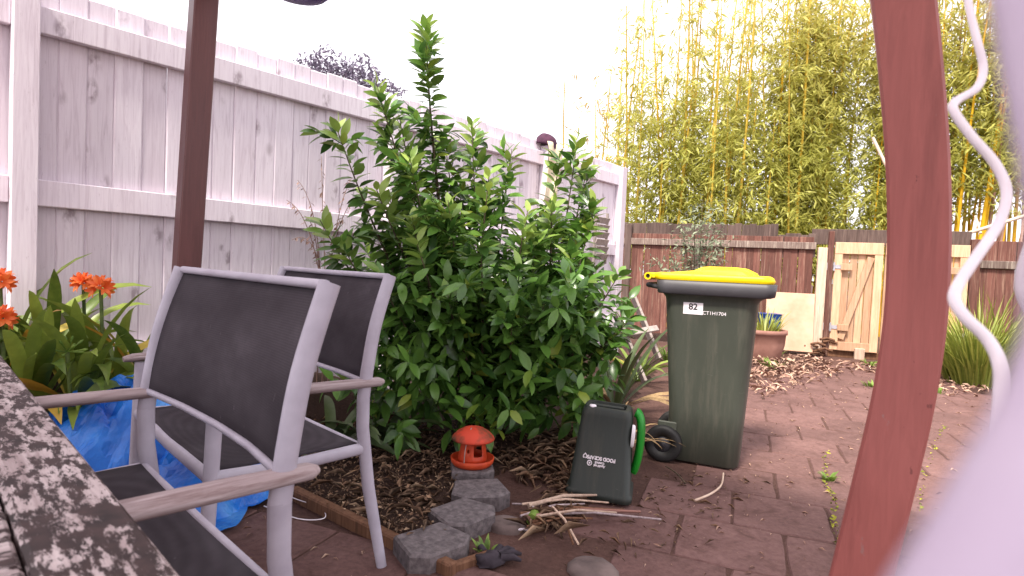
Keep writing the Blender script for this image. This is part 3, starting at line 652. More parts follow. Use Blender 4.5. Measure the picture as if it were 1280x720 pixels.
# ------------------------------------------------------------------ concrete edging blocks, stones, feeder, edging timber
def block(x, y, rz, label, s=1.0, h=.07):
    m = MB(); outl = [(-.1, -.1), (.05, -.13), (.1, -.08), (.1, .08), (.05, .13), (-.1, .1)]; r = random.Random(int(x*999))
    lo = [(a*s+r.uniform(-.004, .004), c*s+r.uniform(-.004, .004), -.01) for a, c in outl]; hi = [(a, c, h-.008) for a, c, _ in lo]; tp = [(a*.93, c*.94, h+r.uniform(-.002, .002)) for a, c, _ in lo]
    m.add(lo+hi+tp, [(i, (i+1) % 6, 6+(i+1) % 6, 6+i) for i in range(6)]+[(6+i, 6+(i+1) % 6, 12+(i+1) % 6, 12+i) for i in range(6)]+[tuple(range(12, 18))])
    o = m.build('concrete_block', 'concrete'); o.location = (x, y, 0); o.rotation_euler = (0, 0, rz); return tag(o, label, 'block', 'concrete garden edging blocks')
p = G(541, 673, .07); block(p.x, p.y, math.radians(-48), 'grey concrete edging block by the chair leg and timber edging')
p = G(579, 638, .07); block(p.x, p.y, math.radians(-42), 'grey concrete edging block in the middle of the curved row')
p = G(599, 609, .07); block(p.x, p.y, math.radians(-80), 'grey concrete edging block just in front of the red bird feeder')
p = G(589, 590, .07); block(p.x, p.y+.06, math.radians(8), 'grey concrete edging block carrying the red bird feeder', h=.09); FEED = Vector((p.x, p.y+.05, .092))
def rock(x, y, r, hz, label, sd, mat='stone', name='stone'):
    m = MB(); n = 14; vs = []; q = Vector((sd*3.1, sd, 0))
    for i in range(7):
        a = PI/2*(1-i/6) if i < 6 else 0
        for j in range(n):
            b_ = 2*PI*j/n; v = Vector((math.cos(b_)*math.cos(a), math.sin(b_)*math.cos(a), math.sin(a))); k_ = 1+.22*mnoise.noise(v*1.6+q); vs.append((v.x*r*k_, v.y*r*k_*.8, min(v.z*1.4, 1)*hz*k_-(.02 if i == 6 else 0)))
    m.add(vs, [(i*n+j, (i+1)*n+j, (i+1)*n+(j+1) % n, i*n+(j+1) % n) for i in range(6) for j in range(n)], True); o = m.build(name, mat); o.location = (x, y, 0); o.rotation_euler = (0, 0, sd); return tag(o, label, 'stone')
p = G(632, 660); rock(p.x, p.y, .085, .03, 'flat grey-brown stone bedded in soil beside the block row', 3)
p = G(742, 716); rock(p.x, p.y, .11, .02, 'low rounded grey stone at the bottom edge below the dry stalks', 5)
bfd = thing('bird_feeder', FEED, 'round red-orange ceramic bird feeder with mushroom cap on a concrete block', 'bird feeder', .5); bfd.scale = (1, 1, 1.16)
m = MB().lathe([(0, .0), (.09, .0), (.102, .012), (.106, .03), (.1, .031), (.094, .016), (.0, .014)], 32); m.build('dish', 'feeder', bfd)
n = 36
def hole(i, j): 
    a = (j*360/n) % 360; 
    return (i in (2, 3, 4) and any(abs((a-c+180) % 360-180) < 19 for c in (265, 25, 145))) or (i in (3,) and any(abs((a-c+180) % 360-180) < 5 for c in (222, 340)))
m = MB().lathe([(.07, .014), (.069, .03), (.067, .045), (.065, .06), (.063, .075), (.061, .09), (.06, .12)], n, skip=hole); o = m.build('body', 'feeder', bfd); o.modifiers.new('s', 'SOLIDIFY').thickness = .006
m = MB().lathe([(.0, .158), (.02, .157), (.05, .15), (.08, .135), (.1, .116), (.104, .108), (.1, .104), (.06, .112), (.0, .118)], 32); m.build('cap', 'moss_top', bfd)
for a in (3.9,):
    m = MB().sweep(bez((.104*math.cos(a), .104*math.sin(a), .03), (.112*math.cos(a), .112*math.sin(a), .1), (.03*math.cos(a), .03*math.sin(a), .158), 8), .0022, n=6); m.build('hanging_wire', 'greywood', bfd)
def timber(a, c, w, h, label, m_='edging'):
    a, c = Vector(a), Vector(c); d = c-a; o = MB().box((0, 0, h/2-.01), (d.length, w, h), ch=.006).build('timber_edging', m_); o.location = (a+c)/2; o.rotation_euler = (0, 0, math.atan2(d.y, d.x)); return tag(o, label, 'edging')
timber(G(366, 622), G(566, 722), .045, .06, 'long brown timber edging between mulch bed and paving')
timber(G(566, 716), G(612, 700), .03, .045, 'short end of orange-brown timber edging beside the black glove', 'edging')

# ------------------------------------------------------------------ blue tarp
def tarp():
    c = Vector((-1.6, 2.52, 0)); m = MB(); nu, nv = 64, 44; vs = []
    for j in range(nv+1):
        for i in range(nu+1):
            u, v = i/nu*2-1, j/nv*2-1; ang = math.radians(-10)
            x, y = u*.62, v*.36
            rr = math.sqrt((u*.98)**2+(v*.98)**2)
            h = .38*max(0, 1-((u+.22)**2/.5+v*v*.9))**.6+.2*max(0, 1-((u-.45)**2/.3+v*v))**.7
            q = Vector((x*4.2+y*1.5, y*4.2, 1.7)); f1 = 1-abs(mnoise.noise(q)); f2 = 1-abs(mnoise.noise(q*2.3+Vector((4, 1, 0)))); f3 = mnoise.noise(q*6)
            k_ = min(1, max(0, (1.15-rr)*3))
            z = h+k_*(.16*(f1-.6)+.11*(f2-.6)+.02*f3)
            ex = 1+.12*mnoise.noise(Vector((u*2, v*2, 9)))
            vs.append((c.x+(x*math.cos(ang)-y*math.sin(ang))*ex, c.y+(x*math.sin(ang)+y*math.cos(ang))*ex+.08*(f1-.6), max(.02+.01*f3+.006, z)))
    m.add(vs, [(j*(nu+1)+i, j*(nu+1)+i+1, (j+1)*(nu+1)+i+1, (j+1)*(nu+1)+i) for j in range(nv) for i in range(nu)], False)
    o = m.build('blue_tarp', 'tarp'); o.modifiers.new('s', 'SOLIDIFY').thickness = .003; tag(o, 'crumpled bright blue tarpaulin heaped on the ground behind the table', 'tarp')
tarp()

# ------------------------------------------------------------------ citrus shrub
def shrub():
    base = Vector((-.02, 3.62, .02)); root = thing('citrus_shrub', base, 'large leafy green citrus shrub growing before the whitewashed fence', 'shrub')
    tips = [(532, 30, 3.6), (470, 102, 3.5), (418, 152, 3.35), (400, 275, 3.2), (590, 152, 3.7), (556, 168, 3.9), (512, 195, 3.3), (640, 186, 3.8), (612, 214, 3.4), (722, 170, 3.9), (700, 196, 4.0), (745, 250, 3.8), (690, 250, 3.5),
            (660, 262, 3.3), (775, 340, 3.6), (560, 250, 3.2), (470, 235, 3.25), (430, 310, 3.15), (600, 300, 3.05), (520, 300, 3.05), (650, 330, 3.05), (715, 320, 3.25), (790, 395, 3.5), (480, 360, 3.0), (740, 410, 3.2), (560, 370, 2.95), (640, 405, 2.95),
            (500, 150, 3.7), (575, 215, 4.0), (735, 205, 4.1), (680, 380, 3.0), (440, 390, 3.1)]
    tips += [(rnd.uniform(455, 750), rnd.uniform(215, 335), rnd.uniform(3.15, 4.1)) for _ in range(15)]
    P_, D_, U_, S_, Yg = [], [], [], [], []
    def leaf(p, d, size, yg): 
        P_.append(p); D_.append(d); U_.append((rnd.gauss(0, .45), rnd.gauss(0, .45)-.25, 1)); S_.append(size); Yg.append(yg)
    tw = MB()
    for k_, (px, py, dep) in enumerate(tips):
        t = Y(px, py, dep); b0 = base+Vector((rnd.uniform(-.22, .22), rnd.uniform(-.18, .18), 0))
        mid_ = b0.lerp(t, .55)+Vector((rnd.uniform(-.1, .1), rnd.uniform(-.1, .1), rnd.uniform(-.1, .05))); mid_.x = mid_.x*.6+t.x*.4
        pth = bez(b0, mid_, t, 14); r0 = .013 if k_ else .018
        MB().sweep(pth, [r0*(1-.82*i/14) for i in range(15)], n=6).wbuild('stem', 'bark', root)
        L = sum((pth[i+1]-pth[i]).length for i in range(14)); nl = int(L*(44 if k_ else 84)); ph = rnd.random()*6
        twigs = []
        for i in range(nl):
            f = .3+.7*i/nl; q = f*14; a = min(int(q), 13); p = pth[a].lerp(pth[a+1], q-a); tan = (pth[a+1]-pth[a]).normalized(); ph += 2.4
            side = (tan.orthogonal()*math.cos(ph)+tan.cross(tan.orthogonal())*math.sin(ph)).normalized()
            top = max(0, (f-.75)/.25); up_ = .25+.9*top; d = side+tan*up_+Vector((0, 0, -.18*(1-top)))
            z = p.z; yg = (.12*(z > 1.1)+max(0, top-.1))*rnd.uniform(.25, 1)*min(1, max(0, (z-.7)/.7))  # young growth at tips; yellower with height to paint the brighter lit top
            leaf(p+side*.006, d, rnd.uniform(.095, .14)*(1 if top < .9 else .8), yg)
        nt_ = int(L*5.2)
        for _ in range(nt_):
            f = rnd.uniform(.3, .93); q = f*14; a = min(int(q), 13); p = pth[a].lerp(pth[a+1], q-a); tan = (pth[a+1]-pth[a]).normalized()
            s2 = Vector((rnd.gauss(0, 1), rnd.gauss(0, 1)-.25, rnd.uniform(.1, 1))).normalized(); ln = rnd.uniform(.1, .26)*(1.0-.4*max(0, f-.6)/.4)*(1.25 if p.z < .9 else 1); e = p+s2*ln+Vector((0, 0, .03)); twigs.append((p, e))
            nn_ = int(ln*46)+3
            for i in range(nn_):
                g_ = (i+1)/nn_; pp = p.lerp(e, g_); sd_ = (s2.orthogonal()*math.cos(i*2.4)+s2.cross(s2.orthogonal())*math.sin(i*2.4)).normalized()
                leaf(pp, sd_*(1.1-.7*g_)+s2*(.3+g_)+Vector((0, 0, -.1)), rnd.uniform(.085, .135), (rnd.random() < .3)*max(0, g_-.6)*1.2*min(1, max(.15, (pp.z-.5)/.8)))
        for p, e in twigs: tw.sweep([p, p.lerp(e, .5)+Vector((0, 0, .008)), e], [.0035, .0028, .0018], n=4, cap=False)
    tw.wbuild('twigs', 'stem_green', root)['kind'] = 'stuff'
    # low skirts of foliage
    for _ in range(260):
        px, py = rnd.uniform(425, 770), rnd.uniform(340, 548); 
        if ((px-610)/185)**2+((py-440)/120)**2 > 1.05: continue
        p = Y(px, py, rnd.uniform(2.95, 3.9)); 
        if p.z < .12: continue
        s2 = Vector((rnd.gauss(0, .7), rnd.gauss(-.35, .6), rnd.uniform(-.1, .7))).normalized()
        for i in range(9): 
            sd_ = (s2.orthogonal()*math.cos(i*2.4)+s2.cross(s2.orthogonal())*math.sin(i*2.4)).normalized(); leaf(p+s2*.018*i, sd_+s2*.5+Vector((0, 0, -.2)), rnd.uniform(.09, .14), 0)
    P_, D_, U_, S_, Yg = map(lambda a: np.array([tuple(q) if hasattr(q, '__len__') else q for q in a], float), (P_, D_, U_, S_, Yg))
    fd = np.array([fence_dist(p[0], p[1]) for p in P_]); ok = (fd > .06) & (P_[:, 2] > .06); P_, D_, U_, S_, Yg = P_[ok], D_[ok], U_[ok], S_[ok], Yg[ok]
    dist = np.linalg.norm(P_-np.array([0, 0, CAM_H]), axis=1); big = np.argsort(-(S_/dist)+nrg.random(len(S_))*.004)[:290]
    mask = np.ones(len(S_), bool); mask[big] = False
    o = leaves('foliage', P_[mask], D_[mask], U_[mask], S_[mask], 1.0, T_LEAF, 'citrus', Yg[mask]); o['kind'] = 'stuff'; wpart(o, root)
    tv, tf = T_LEAF; lm = []
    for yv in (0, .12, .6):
        me = bpy.data.meshes.new('leaf'); me.from_pydata([tuple(v) for v in tv], [], [tuple(int(i) for i in f) for f in tf]); me.polygons.foreach_set('use_smooth', [True]*len(tf)); a = me.attributes.new('young_lit', 'FLOAT', 'POINT'); a.data.foreach_set('value', [yv]*len(tv)); me.materials.append(MAT['citrus']); lm.append(me)
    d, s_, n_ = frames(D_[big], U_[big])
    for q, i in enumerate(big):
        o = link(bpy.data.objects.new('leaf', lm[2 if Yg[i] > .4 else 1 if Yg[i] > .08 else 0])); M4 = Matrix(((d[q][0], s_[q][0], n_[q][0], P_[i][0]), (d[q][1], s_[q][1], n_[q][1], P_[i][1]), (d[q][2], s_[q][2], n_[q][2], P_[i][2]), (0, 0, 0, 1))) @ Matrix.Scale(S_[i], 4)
        o.parent = root; o.matrix_parent_inverse = Matrix.Translation(-root.location); o.matrix_basis = M4
    return len(S_)
NLEAF = shrub()

# ------------------------------------------------------------------ strap leaved plants
def strap_mesh(Lg, w, rise, droop, mat, seed, segs=9, fold=.35, tw=0.0):
    r = random.Random(seed); vs, fs = [], []; p = Vector((0, 0, 0)); a = rise
    for i in range(segs+1):
        t = i/segs; ww = w*.5*min(1, (.55+1.6*t))*(1-max(0, (t-.55)/.45)**2.2) if i < segs else .0008
        rot = Matrix.Rotation(tw*t, 3, Vector((math.cos(a), 0, math.sin(a)))); up = Vector((-math.sin(a), 0, math.cos(a)))
        for y in (-1, 0, 1): vs.append(p+rot @ (Vector((0, y*ww, 0))+up*(abs(y)*ww*fold)))
        p = p+Vector((math.cos(a), 0, math.sin(a)))*(Lg/segs); a -= droop/segs*(.4+1.2*t)
    for i in range(segs):
        q = i*3; fs += [(q, q+3, q+4, q+1), (q+1, q+4, q+5, q+2)]
    m = MB().add(vs, fs, True); return m.mesh('leaf', MAT[mat])
CLV = [strap_mesh(.55, .05, 1.25, 1.0, 'clivia', 1), strap_mesh(.6, .05, 1.05, 1.7, 'clivia', 2, tw=.5), strap_mesh(.52, .05, .85, 1.3, 'clivia', 3, tw=-.6), strap_mesh(.58, .05, 1.2, 1.2, 'clivia', 4, tw=.6), strap_mesh(.48, .05, .6, 1.3, 'clivia', 5, tw=.5), strap_mesh(.5, .045, .95, 1.7, 'strap_yellow', 6, tw=.9)]
def strap_plant(name, p, n, sc, label, ms=CLV, yel=.08, group=None, lean=None, cat_='plant', part='leaf'):
    c = thing(name, p, label, cat_, 0, group)
    for i in range(n):
        k_ = len(ms)-1 if rnd.random() < yel else rnd.randrange(len(ms)-1); a = i*2.4+rnd.uniform(-.3, .3)
        if lean is not None and rnd.random() < .5: a = lean+rnd.gauss(0, .7)
        s_ = sc*rnd.uniform(.75, 1.15); inst(part, ms[k_], c, (.03*math.cos(a), .03*math.sin(a), 0), (rnd.uniform(-.15, .15), rnd.uniform(-.25, .2), a), (s_, s_, s_))
    return c
FR = -1.0
cl = [(8, 2.72, 'at the picture edge under orange flowers'), (60, 2.85, 'between the table corner and the fence'), (108, 2.8, 'under the middle orange flower head'), (150, 2.9, 'just left of the dark brown post'), (190, 2.85, 'behind the armrest of the farther chair'), (40, 2.55, 'just beyond the table corner'), (100, 2.62, 'directly behind the blue tarp')]
for i, (px, dep, w_) in enumerate(cl):
    p = Y(px, 480, dep); z = max(bed_h(p.x, p.y), .3)
    strap_plant('clivia_plant', (p.x, p.y, z-.02), 17, 1.12, 'green strap-leaved clump '+w_, lean=math.radians(-60), group='strap-leaved plants along the fence')
# mound of soil that carries them
pet = strap_mesh(.05, .018, 1.0, 1.0, 'petal', 8, 5, .3); 
def flower(px, py, dep, r, label, bud=False):
    p = Y(px, py, dep); z0 = .2; root = thing('orange_flower' if not bud else 'flower_bud', (p.x, p.y, z0), label, 'flower')
    MB().sweep([(0, 0, 0), (.01, .01, (p.z-z0)*.5), (0, 0, p.z-z0)], .008, n=8).build('stalk', 'stem_green', root)
    for i in range(9 if not bud else 12):
        a = i*2.4; el = math.asin(1-1.5*(i+.5)/(9 if not bud else 15)); d = Vector((math.cos(a)*math.cos(el), math.sin(a)*math.cos(el), math.sin(el))); c = Vector((0, 0, p.z-z0))+d*r*.55
        if bud:
            MB().sweep([Vector((0, 0, p.z-z0)), c, c+d*.02, c+d*.032], [.0022, .003, .0065, .001], n=6).build('bud', 'weed', root); continue
        q = d.to_track_quat('Z', 'Y'); bl = MB()
        o = bpy.data.objects.new('floret', FLO); link(o, root); o.location = c; o.rotation_mode = 'QUATERNION'; o.rotation_quaternion = q
    return root
fl = MB(); tv = [v.co.copy() for v in pet.vertices]; tf = [tuple(q.vertices) for q in pet.polygons]
for i in range(6): fl.add([Matrix.Rotation(i*PI/3, 3, 'Z') @ (v+Vector((.004, 0, -.01))) for v in tv], tf, True)
FLO = fl.mesh('floret', MAT['petal'])
flower(0, 352, 2.6, .055, 'orange flower head at the picture edge, upper of two')
flower(2, 398, 2.5, .05, 'orange flower head at the picture edge, lower of two')
flower(126, 360, 2.75, .055, 'orange flower head among strap leaves before the fence')
flower(104, 354, 2.9, .04, 'small pale orange flower head tucked behind the leaves')
flower(84, 440, 2.45, .08, 'green unopened bud cluster above the blue tarp', True)
FLB = [strap_mesh(.5, .075, .9, 1.3, 'flax', 31), strap_mesh(.55, .07, .7, 1.5, 'flax', 32, tw=.3), strap_mesh(.45, .08, .5, 1.0, 'flax', 33, tw=-.3)]
for px, dep, w_ in ((415, 3.05, 'behind the farther chair'), (475, 3.15, 'under the citrus shrub beside the chair leg')):
    p = Y(px, 540, dep); strap_plant('strap_leaf_plant', (p.x, p.y, .03), 13, .8, 'broad dark strap-leaved plant '+w_, [FLB[0], FLB[1], FLB[2], FLB[2]], yel=.0, lean=-.9)
FLX = [strap_mesh(.8, .05, 1.25, .7, 'flax', 11), strap_mesh(.9, .045, 1.05, 1.2, 'flax', 12), strap_mesh(.75, .05, .8, 1.3, 'flax', 13, tw=.4), strap_mesh(.8, .035, .6, 1.6, 'dryleaf', 14, tw=.8)]
p = Y(768, 500, 4.2); strap_plant('flax_plant', (p.x, p.y, .03), 20, .95, 'long-leaved flax plant between citrus shrub and wheelie bin', FLX, .25, lean=-.3)
p = Y(800, 420, 5.4); strap_plant('flax_plant', (p.x, p.y, .03), 18, .8, 'smaller flax clump behind the leaning grey planks', [CLV[0], CLV[1], CLV[2], CLV[5]], .1)
# dry drooping leaves beside the small bin
DRY = [strap_mesh(.5, .016, .7, 1.7, 'dryleaf', 21, tw=.6), strap_mesh(.45, .014, .4, 1.2, 'dryleaf', 22), strap_mesh(.55, .012, 1.0, 2.2, 'dryleaf', 23)]
p = Y(775, 500, 3.25); strap_plant('dead_leaf_clump', (p.x, p.y, .05), 26, .75, 'clump of dry straw-coloured leaves behind the small upside-down bin', DRY, .3)

# ------------------------------------------------------------------ dry seed stalks before the fence
def seedplant():
    p = Y(408, 330, 3.75); root = thing('seed_stalk_plant', (p.x, p.y, .2), 'wispy dry seed stalks in front of the whitewashed fence', 'plant')
    for tx, ty in ((402, 195), (372, 225), (358, 250), (440, 222), (452, 240), (365, 300), (430, 275), (380, 270)):
        t = Y(tx, ty, 3.7+rnd.uniform(-.1, .1)); mp = p.lerp(t, .6); mp.z = t.z*.95; b0 = Vector((p.x+rnd.uniform(-.05, .05), p.y, .2)); b1 = Y(405+rnd.uniform(-8, 8), 290, 3.72)
        pth = bez(b0, b1+Vector((0, 0, .1)), t, 14); MB().sweep(pth, [.0045-.0002*i for i in range(15)], n=5).wbuild('stalk', 'seed', root)
        P_, D_ = [], []
        for i in range(6, 14):
            for q in range(3):
                a = pth[i].lerp(pth[i+1], q/3); P_.append(a); D_.append((rnd.gauss(0, .6), rnd.gauss(0, .6), -.7+rnd.random()*.5))
        n_ = len(P_); o = leaves('seed_pods', np.array([tuple(a) for a in P_]), np.array(D_), np.tile([.3, .2, 1.], (n_, 1)), .03+.02*nrg.random(n_), .9, T_SMALL, 'seed'); o['kind'] = 'stuff'; wpart(o, root)
seedplant()

# ------------------------------------------------------------------ fence top clutter
s_ = 4.26; top = FA+along(s_, .0, 2.33)
capo = thing('cap', top+Vector((0, 0, .0)), 'dark plum cap with crimson lining hung on top of the fence post', 'hat', FANG)
m = MB(); n = 20
m.lathe([(.0, .15), (.05, .145), (.09, .12), (.115, .07), (.12, .0), (.112, -.03)], n); m.xf(Matrix.Rotation(.35, 4, 'Y') @ Matrix.Diagonal((1.1, .85, .85, 1))); o = m.build('crown', 'cap', capo); o.modifiers.new('s', 'SOLIDIFY').thickness = .005
m = MB(); vs = [(.09+.15*t*math.cos(a), .12*math.sin(a), .0-.1*t-.03*math.sin(a)**2) for t in (0, .5, 1) for a in (-1.4+i*.28 for i in range(11))]; m.add(vs, [(r*11+i, r*11+i+1, r*11+12+i, r*11+11+i) for r in range(2) for i in range(10)], True); o = m.build('brim', 'capred', capo); o.modifiers.new('s', 'SOLIDIFY').thickness = .006
def hang(name, mat, s0, s1, z0, z1, off, label, cat_):
    m = MB(); nu, nv = 8, 14; vs = []
    for j in range(nv+1):
        for i in range(nu+1):
            u, v = i/nu, j/nv; vs.append(FA+along(s0+(s1-s0)*u+.02*math.sin(v*5), off+.02*math.sin(u*7+v*3)+.01*math.sin(v*9), z1+(z0-z1)*v))
    m.add(vs, [(j*(nu+1)+i, j*(nu+1)+i+1, (j+1)*(nu+1)+i+1, (j+1)*(nu+1)+i) for j in range(nv) for i in range(nu)], True); o = m.build(name, mat); o.modifiers.new('s', 'SOLIDIFY').thickness = .004; return tag(o, label, cat_)
hang('cream_cloth', 'cream', 4.15, 4.36, 1.75, 2.36, .105, 'cream cloth hanging down the fence post under the dark cap', 'cloth')
bl = thing('louvre_panel', FA+along(5.25, .12, 0), 'grey slatted panel hanging on the far end of the whitewashed fence', 'panel', FANG)
for i in range(6): MB().box((0, .0, 1.22+i*.085), (.26, .012, .075), Matrix.Rotation(.45, 3, 'X')).build('slat', 'greywood', bl)
for x in (-.125, .125): MB().box((x, 0.02, 1.44), (.018, .03, .6)).build('stile', 'greywood', bl)

# ------------------------------------------------------------------ timber, planter and board by the back fence
def lean_plank(px0, py0, d0_, px1, py1, d1_, w, label, mat='greywood'):
    a, c = Y(px0, py0, d0_), Y(px1, py1, d1_); d = c-a; q = d.to_track_quat('X', 'Z').to_matrix(); o = MB().box((0, 0, 0), (d.length, w, .022), ch=.003).build('grey_plank', mat); o.matrix_world = Matrix.Translation((a+c)/2) @ q.to_4x4() @ Matrix.Rotation(.9, 4, 'X'); return tag(o, label, 'plank', 'loose grey planks by the shrub')
lean_plank(806, 478, 4.55, 770, 392, 4.8, .12, 'wide grey plank leaning into the shrub, lower of the loose planks')
lean_plank(824, 450, 4.8, 792, 372, 5.0, .1, 'grey plank leaning beside the bin, with dark end')
lean_plank(778, 418, 4.6, 822, 410, 4.75, .05, 'short grey batten lying across the leaning planks')
p = G(978, 449); p.y -= .0
pot = thing('terracotta_planter', (p.x-.36, p.y-.2, 0), 'wide terracotta planter behind the wheelie bin with yellow-green plant', 'planter'); pot.scale = (.86, .86, .86)
m = MB().lathe([(0, 0), (.22, 0), (.25, .05), (.3, .25), (.31, .4), (.33, .41), (.33, .47), (.3, .47), (.28, .4), (0, .39)], 32); m.build('pot', 'terra', pot)
def tuft(name, loc, n, hmin, hmax, spread, wid, mat, label, cat_, group=None, droop=1.1, kind=None, parent=None, r0=.05):
    m = MB(); r = random.Random(int(loc[0]*1000)); a0 = 0
    for i in range(n):
        a = r.random()*2*PI; q = r.random()**.5; b0 = Vector((math.cos(a)*r0*q, math.sin(a)*r0*q, 0)); h = r.uniform(hmin, hmax); out = spread*r.uniform(.3, 1)*h
        p1 = b0+Vector((math.cos(a)*out*.35, math.sin(a)*out*.35, h*.65)); p2 = b0+Vector((math.cos(a)*out, math.sin(a)*out, h*(1-.35*r.random()*droop))); sd = Vector((-math.sin(a), math.cos(a), 0))*wid*.5
        pts_ = bez(b0, p1, p2, 4); vs = []
        for k_, pp in enumerate(pts_): ww = (1, 1.1, .9, .6, .05)[k_]; vs += [pp-sd*ww, pp+sd*ww]
        m.add(vs, [(2*k_, 2*k_+1, 2*k_+3, 2*k_+2) for k_ in range(4)], True)
    o = m.build(name, mat, parent); o.location = loc
    if parent is None: tag(o, label, cat_, group, kind)
    return o
tuft('planter_plant', (.02, 0, .4), 120, .18, .4, .9, .016, 'grass', None, None, parent=pot, r0=.22)
bo = MB().box((0, 0, .4), (.62, .022, .82), ch=.003).build('beige_board', 'beige'); bo.location = bk(back_s(987), .2, .06); bo.rotation_euler = (math.radians(-7), 0, BA); tag(bo, 'pinkish beige board leaning on the back fence behind the planter', 'board')
tub = MB().loft([(0, -.12, .12, -.1, .1, .03), (.55, -.15, .15, -.13, .13, .03), (.57, -.16, .16, -.14, .14, .03)]).build('blue_tub', 'bluepl'); q = bk(back_s(958), .42); tub.location = q; tag(tub, 'dark blue plastic tub half hidden behind the wheelie bin', 'tub')
jm = MB(); r = random.Random(3)
for i in range(7):
    q = Vector((r.uniform(-.12, .12), r.uniform(-.06, .06), .0)); jm.sweep([q+Vector((-.1, .0, .03+i*.035)), q+Vector((0, .02, .05+i*.035)), q+Vector((.1, .0, .02+i*.035))], .018, n=6)
o = jm.build('firewood_pile', 'edging'); o.location = bk(back_s(1028), .16); o['kind'] = 'stuff'; tag(o, 'small dark heap of sticks at the foot of the gate post', 'sticks')

def olive():
    p = Y(868, 420, 6.6); root = thing('olive_sapling', (p.x, p.y, 0), 'thin grey-green sapling with small leaves before the brown fence', 'tree')
    P_, D_ = [], []
    for tx, ty in ((878, 252), (900, 262), (850, 275), (892, 290), (868, 268), (838, 318), (815, 322), (905, 300), (860, 300), (885, 320)):
        t = Y(tx, ty, 6.6+rnd.uniform(-.2, .2)); pth = bez((p.x, p.y, .02), (p.x+(t.x-p.x)*.3, p.y, t.z*.7), t, 14); MB().sweep(pth, [.012-.0007*i for i in range(15)], n=5).wbuild('stem', 'bark', root)
        for i in range(8, 14):
            for _ in range(18):
                a = pth[i].lerp(pth[i+1], rnd.random()); P_.append(a+Vector((rnd.gauss(0, .07), rnd.gauss(0, .07), rnd.gauss(0, .06)))); D_.append((rnd.gauss(0, 1), rnd.gauss(0, 1), rnd.gauss(.2, .6)))
    n_ = len(P_); o = leaves('foliage', np.array([tuple(a) for a in P_]), np.array(D_), np.tile([.1, -.2, 1.], (n_, 1))+nrg.normal(0, .4, (n_, 3)), .05+.04*nrg.random(n_), .9, T_SMALL, 'olive'); o['kind'] = 'stuff'; wpart(o, root)
olive()

# ------------------------------------------------------------------ grass clump, weeds, litter, moss
p = G(1228, 486); tuft('grass_clump', (p.x+.15, p.y+.25, 0), 900, .4, 1.15, 1.0, .013, 'grass', 'tall arching green grass clump beside the gates', 'grass clump', r0=.3, droop=1.3)
p = G(1262, 470); tuft('grass_clump', (p.x+.3, p.y+.4, 0), 600, .4, 1.1, 1.0, .013, 'grass', 'second grass clump at the picture edge, beside the cord', 'grass clump', r0=.3, droop=1.3)
for i, (px, py, n_, h, w_) in enumerate(((968, 446, 46, .16, 'in front of the terracotta planter'), (965, 462, 40, .13, 'among dry leaves beside the wheelie bin'), (1092, 484, 30, .07, 'on the paving left of the maroon post'), (1086, 458, 30, .1, 'under the gate with the bolt'), (1168, 492, 26, .07, 'on the paving just right of the maroon post'), (1036, 602, 22, .05, 'in the mossy paving joint'), (833, 452, 40, .22, 'behind the wheelie bin by the planks'), (606, 694, 20, .05, 'beside the black glove'))):
    p = G(px, py); tuft('weed_tuft', (p.x, p.y, .008), n_, h*.5, h*1.1, 1.2, .016, 'weed', 'bright green weed tuft '+w_, 'weed', 'weeds in the yard', r0=.09 if i < 5 else .03)
def litter(name, poly, n, size, mat, label, z=.012, zj=.02, asp=.25, flat=.25):
    o = pieces(name, scatter(poly, n, z), size, mat, flat, asp, zj); return tag(o, label, 'leaf litter', kind='stuff')
bh = lambda x, y: bed_h(x, y)+.004
litter('bark_mulch', GP((372, 626), (550, 712), (545, 660), (575, 605), (620, 570), (500, 530), (380, 540)), 900, (.03, .13), 'mulch', 'brown bark and dry leaf mulch in the bed under the shrub', bh, .03, .09)
litter('bark_mulch', GP((372, 626), (550, 712), (545, 660), (575, 605), (620, 570), (700, 540), (500, 530), (380, 540)), 2600, (.008, .03), 'mulch', 'fine dark crumbs of bark in the bed under the shrub', bh, .02, .6, .5)
litter('leaf_litter', GP((610, 575), (700, 545), (745, 530), (725, 640), (690, 690), (655, 670), (690, 620), (640, 600)), 900, (.03, .15), 'mulch', 'dry brown leaf litter around the small upside-down bin', .012, .04, .1)
litter('leaf_litter', GP((935, 442), (1035, 452), (1050, 470), (1000, 486), (945, 500), (925, 480)), 700, (.04, .14), 'litter_red', 'pinkish dry leaves heaped beside the wheelie bin near the planter', .015, .06, .3, .35)
litter('leaf_litter', GP((1040, 455), (1210, 456), (1236, 494), (1190, 500), (1150, 480), (1060, 466)), 520, (.04, .12), 'litter_red', 'pinkish dry leaves strewn along the foot of the gates', .02, .03, .3, .3)
litter('paving_debris', pavpoly, 2200, (.006, .045), 'litter_red', 'fine dry leaf bits and twigs strewn over the paving', .01, .004, .2, .06)
litter('paving_debris', GP((800, 600), (880, 590), (960, 600), (900, 690), (700, 710), (730, 650)), 160, (.02, .07), 'mulch', 'little twigs on the paving in front of the bins', .01, .005, .1, .06)
def moss_line(pp, name, label, w=.012, n=150):
    pts_ = cat(GP(*pp), 12); out = []
    for i in range(n):
        a = rnd.choice(pts_); out.append((a.x+rnd.gauss(0, w), a.y+rnd.gauss(0, w*1.2), .008))
    o = pieces(name, out, (.008, .028), 'moss', .5, .7, .008); tag(o, label, 'moss', kind='stuff')
moss_line([(1034, 566), (1031, 600), (1041, 625), (1043, 660), (1051, 690)], 'joint_moss', 'yellow-green moss in the paving joint left of the maroon post', .007, 110)
moss_line([(1180, 535), (1168, 560), (1156, 600), (1148, 640)], 'joint_moss', 'sparse moss in the paving joint right of the maroon post', .006, 60)

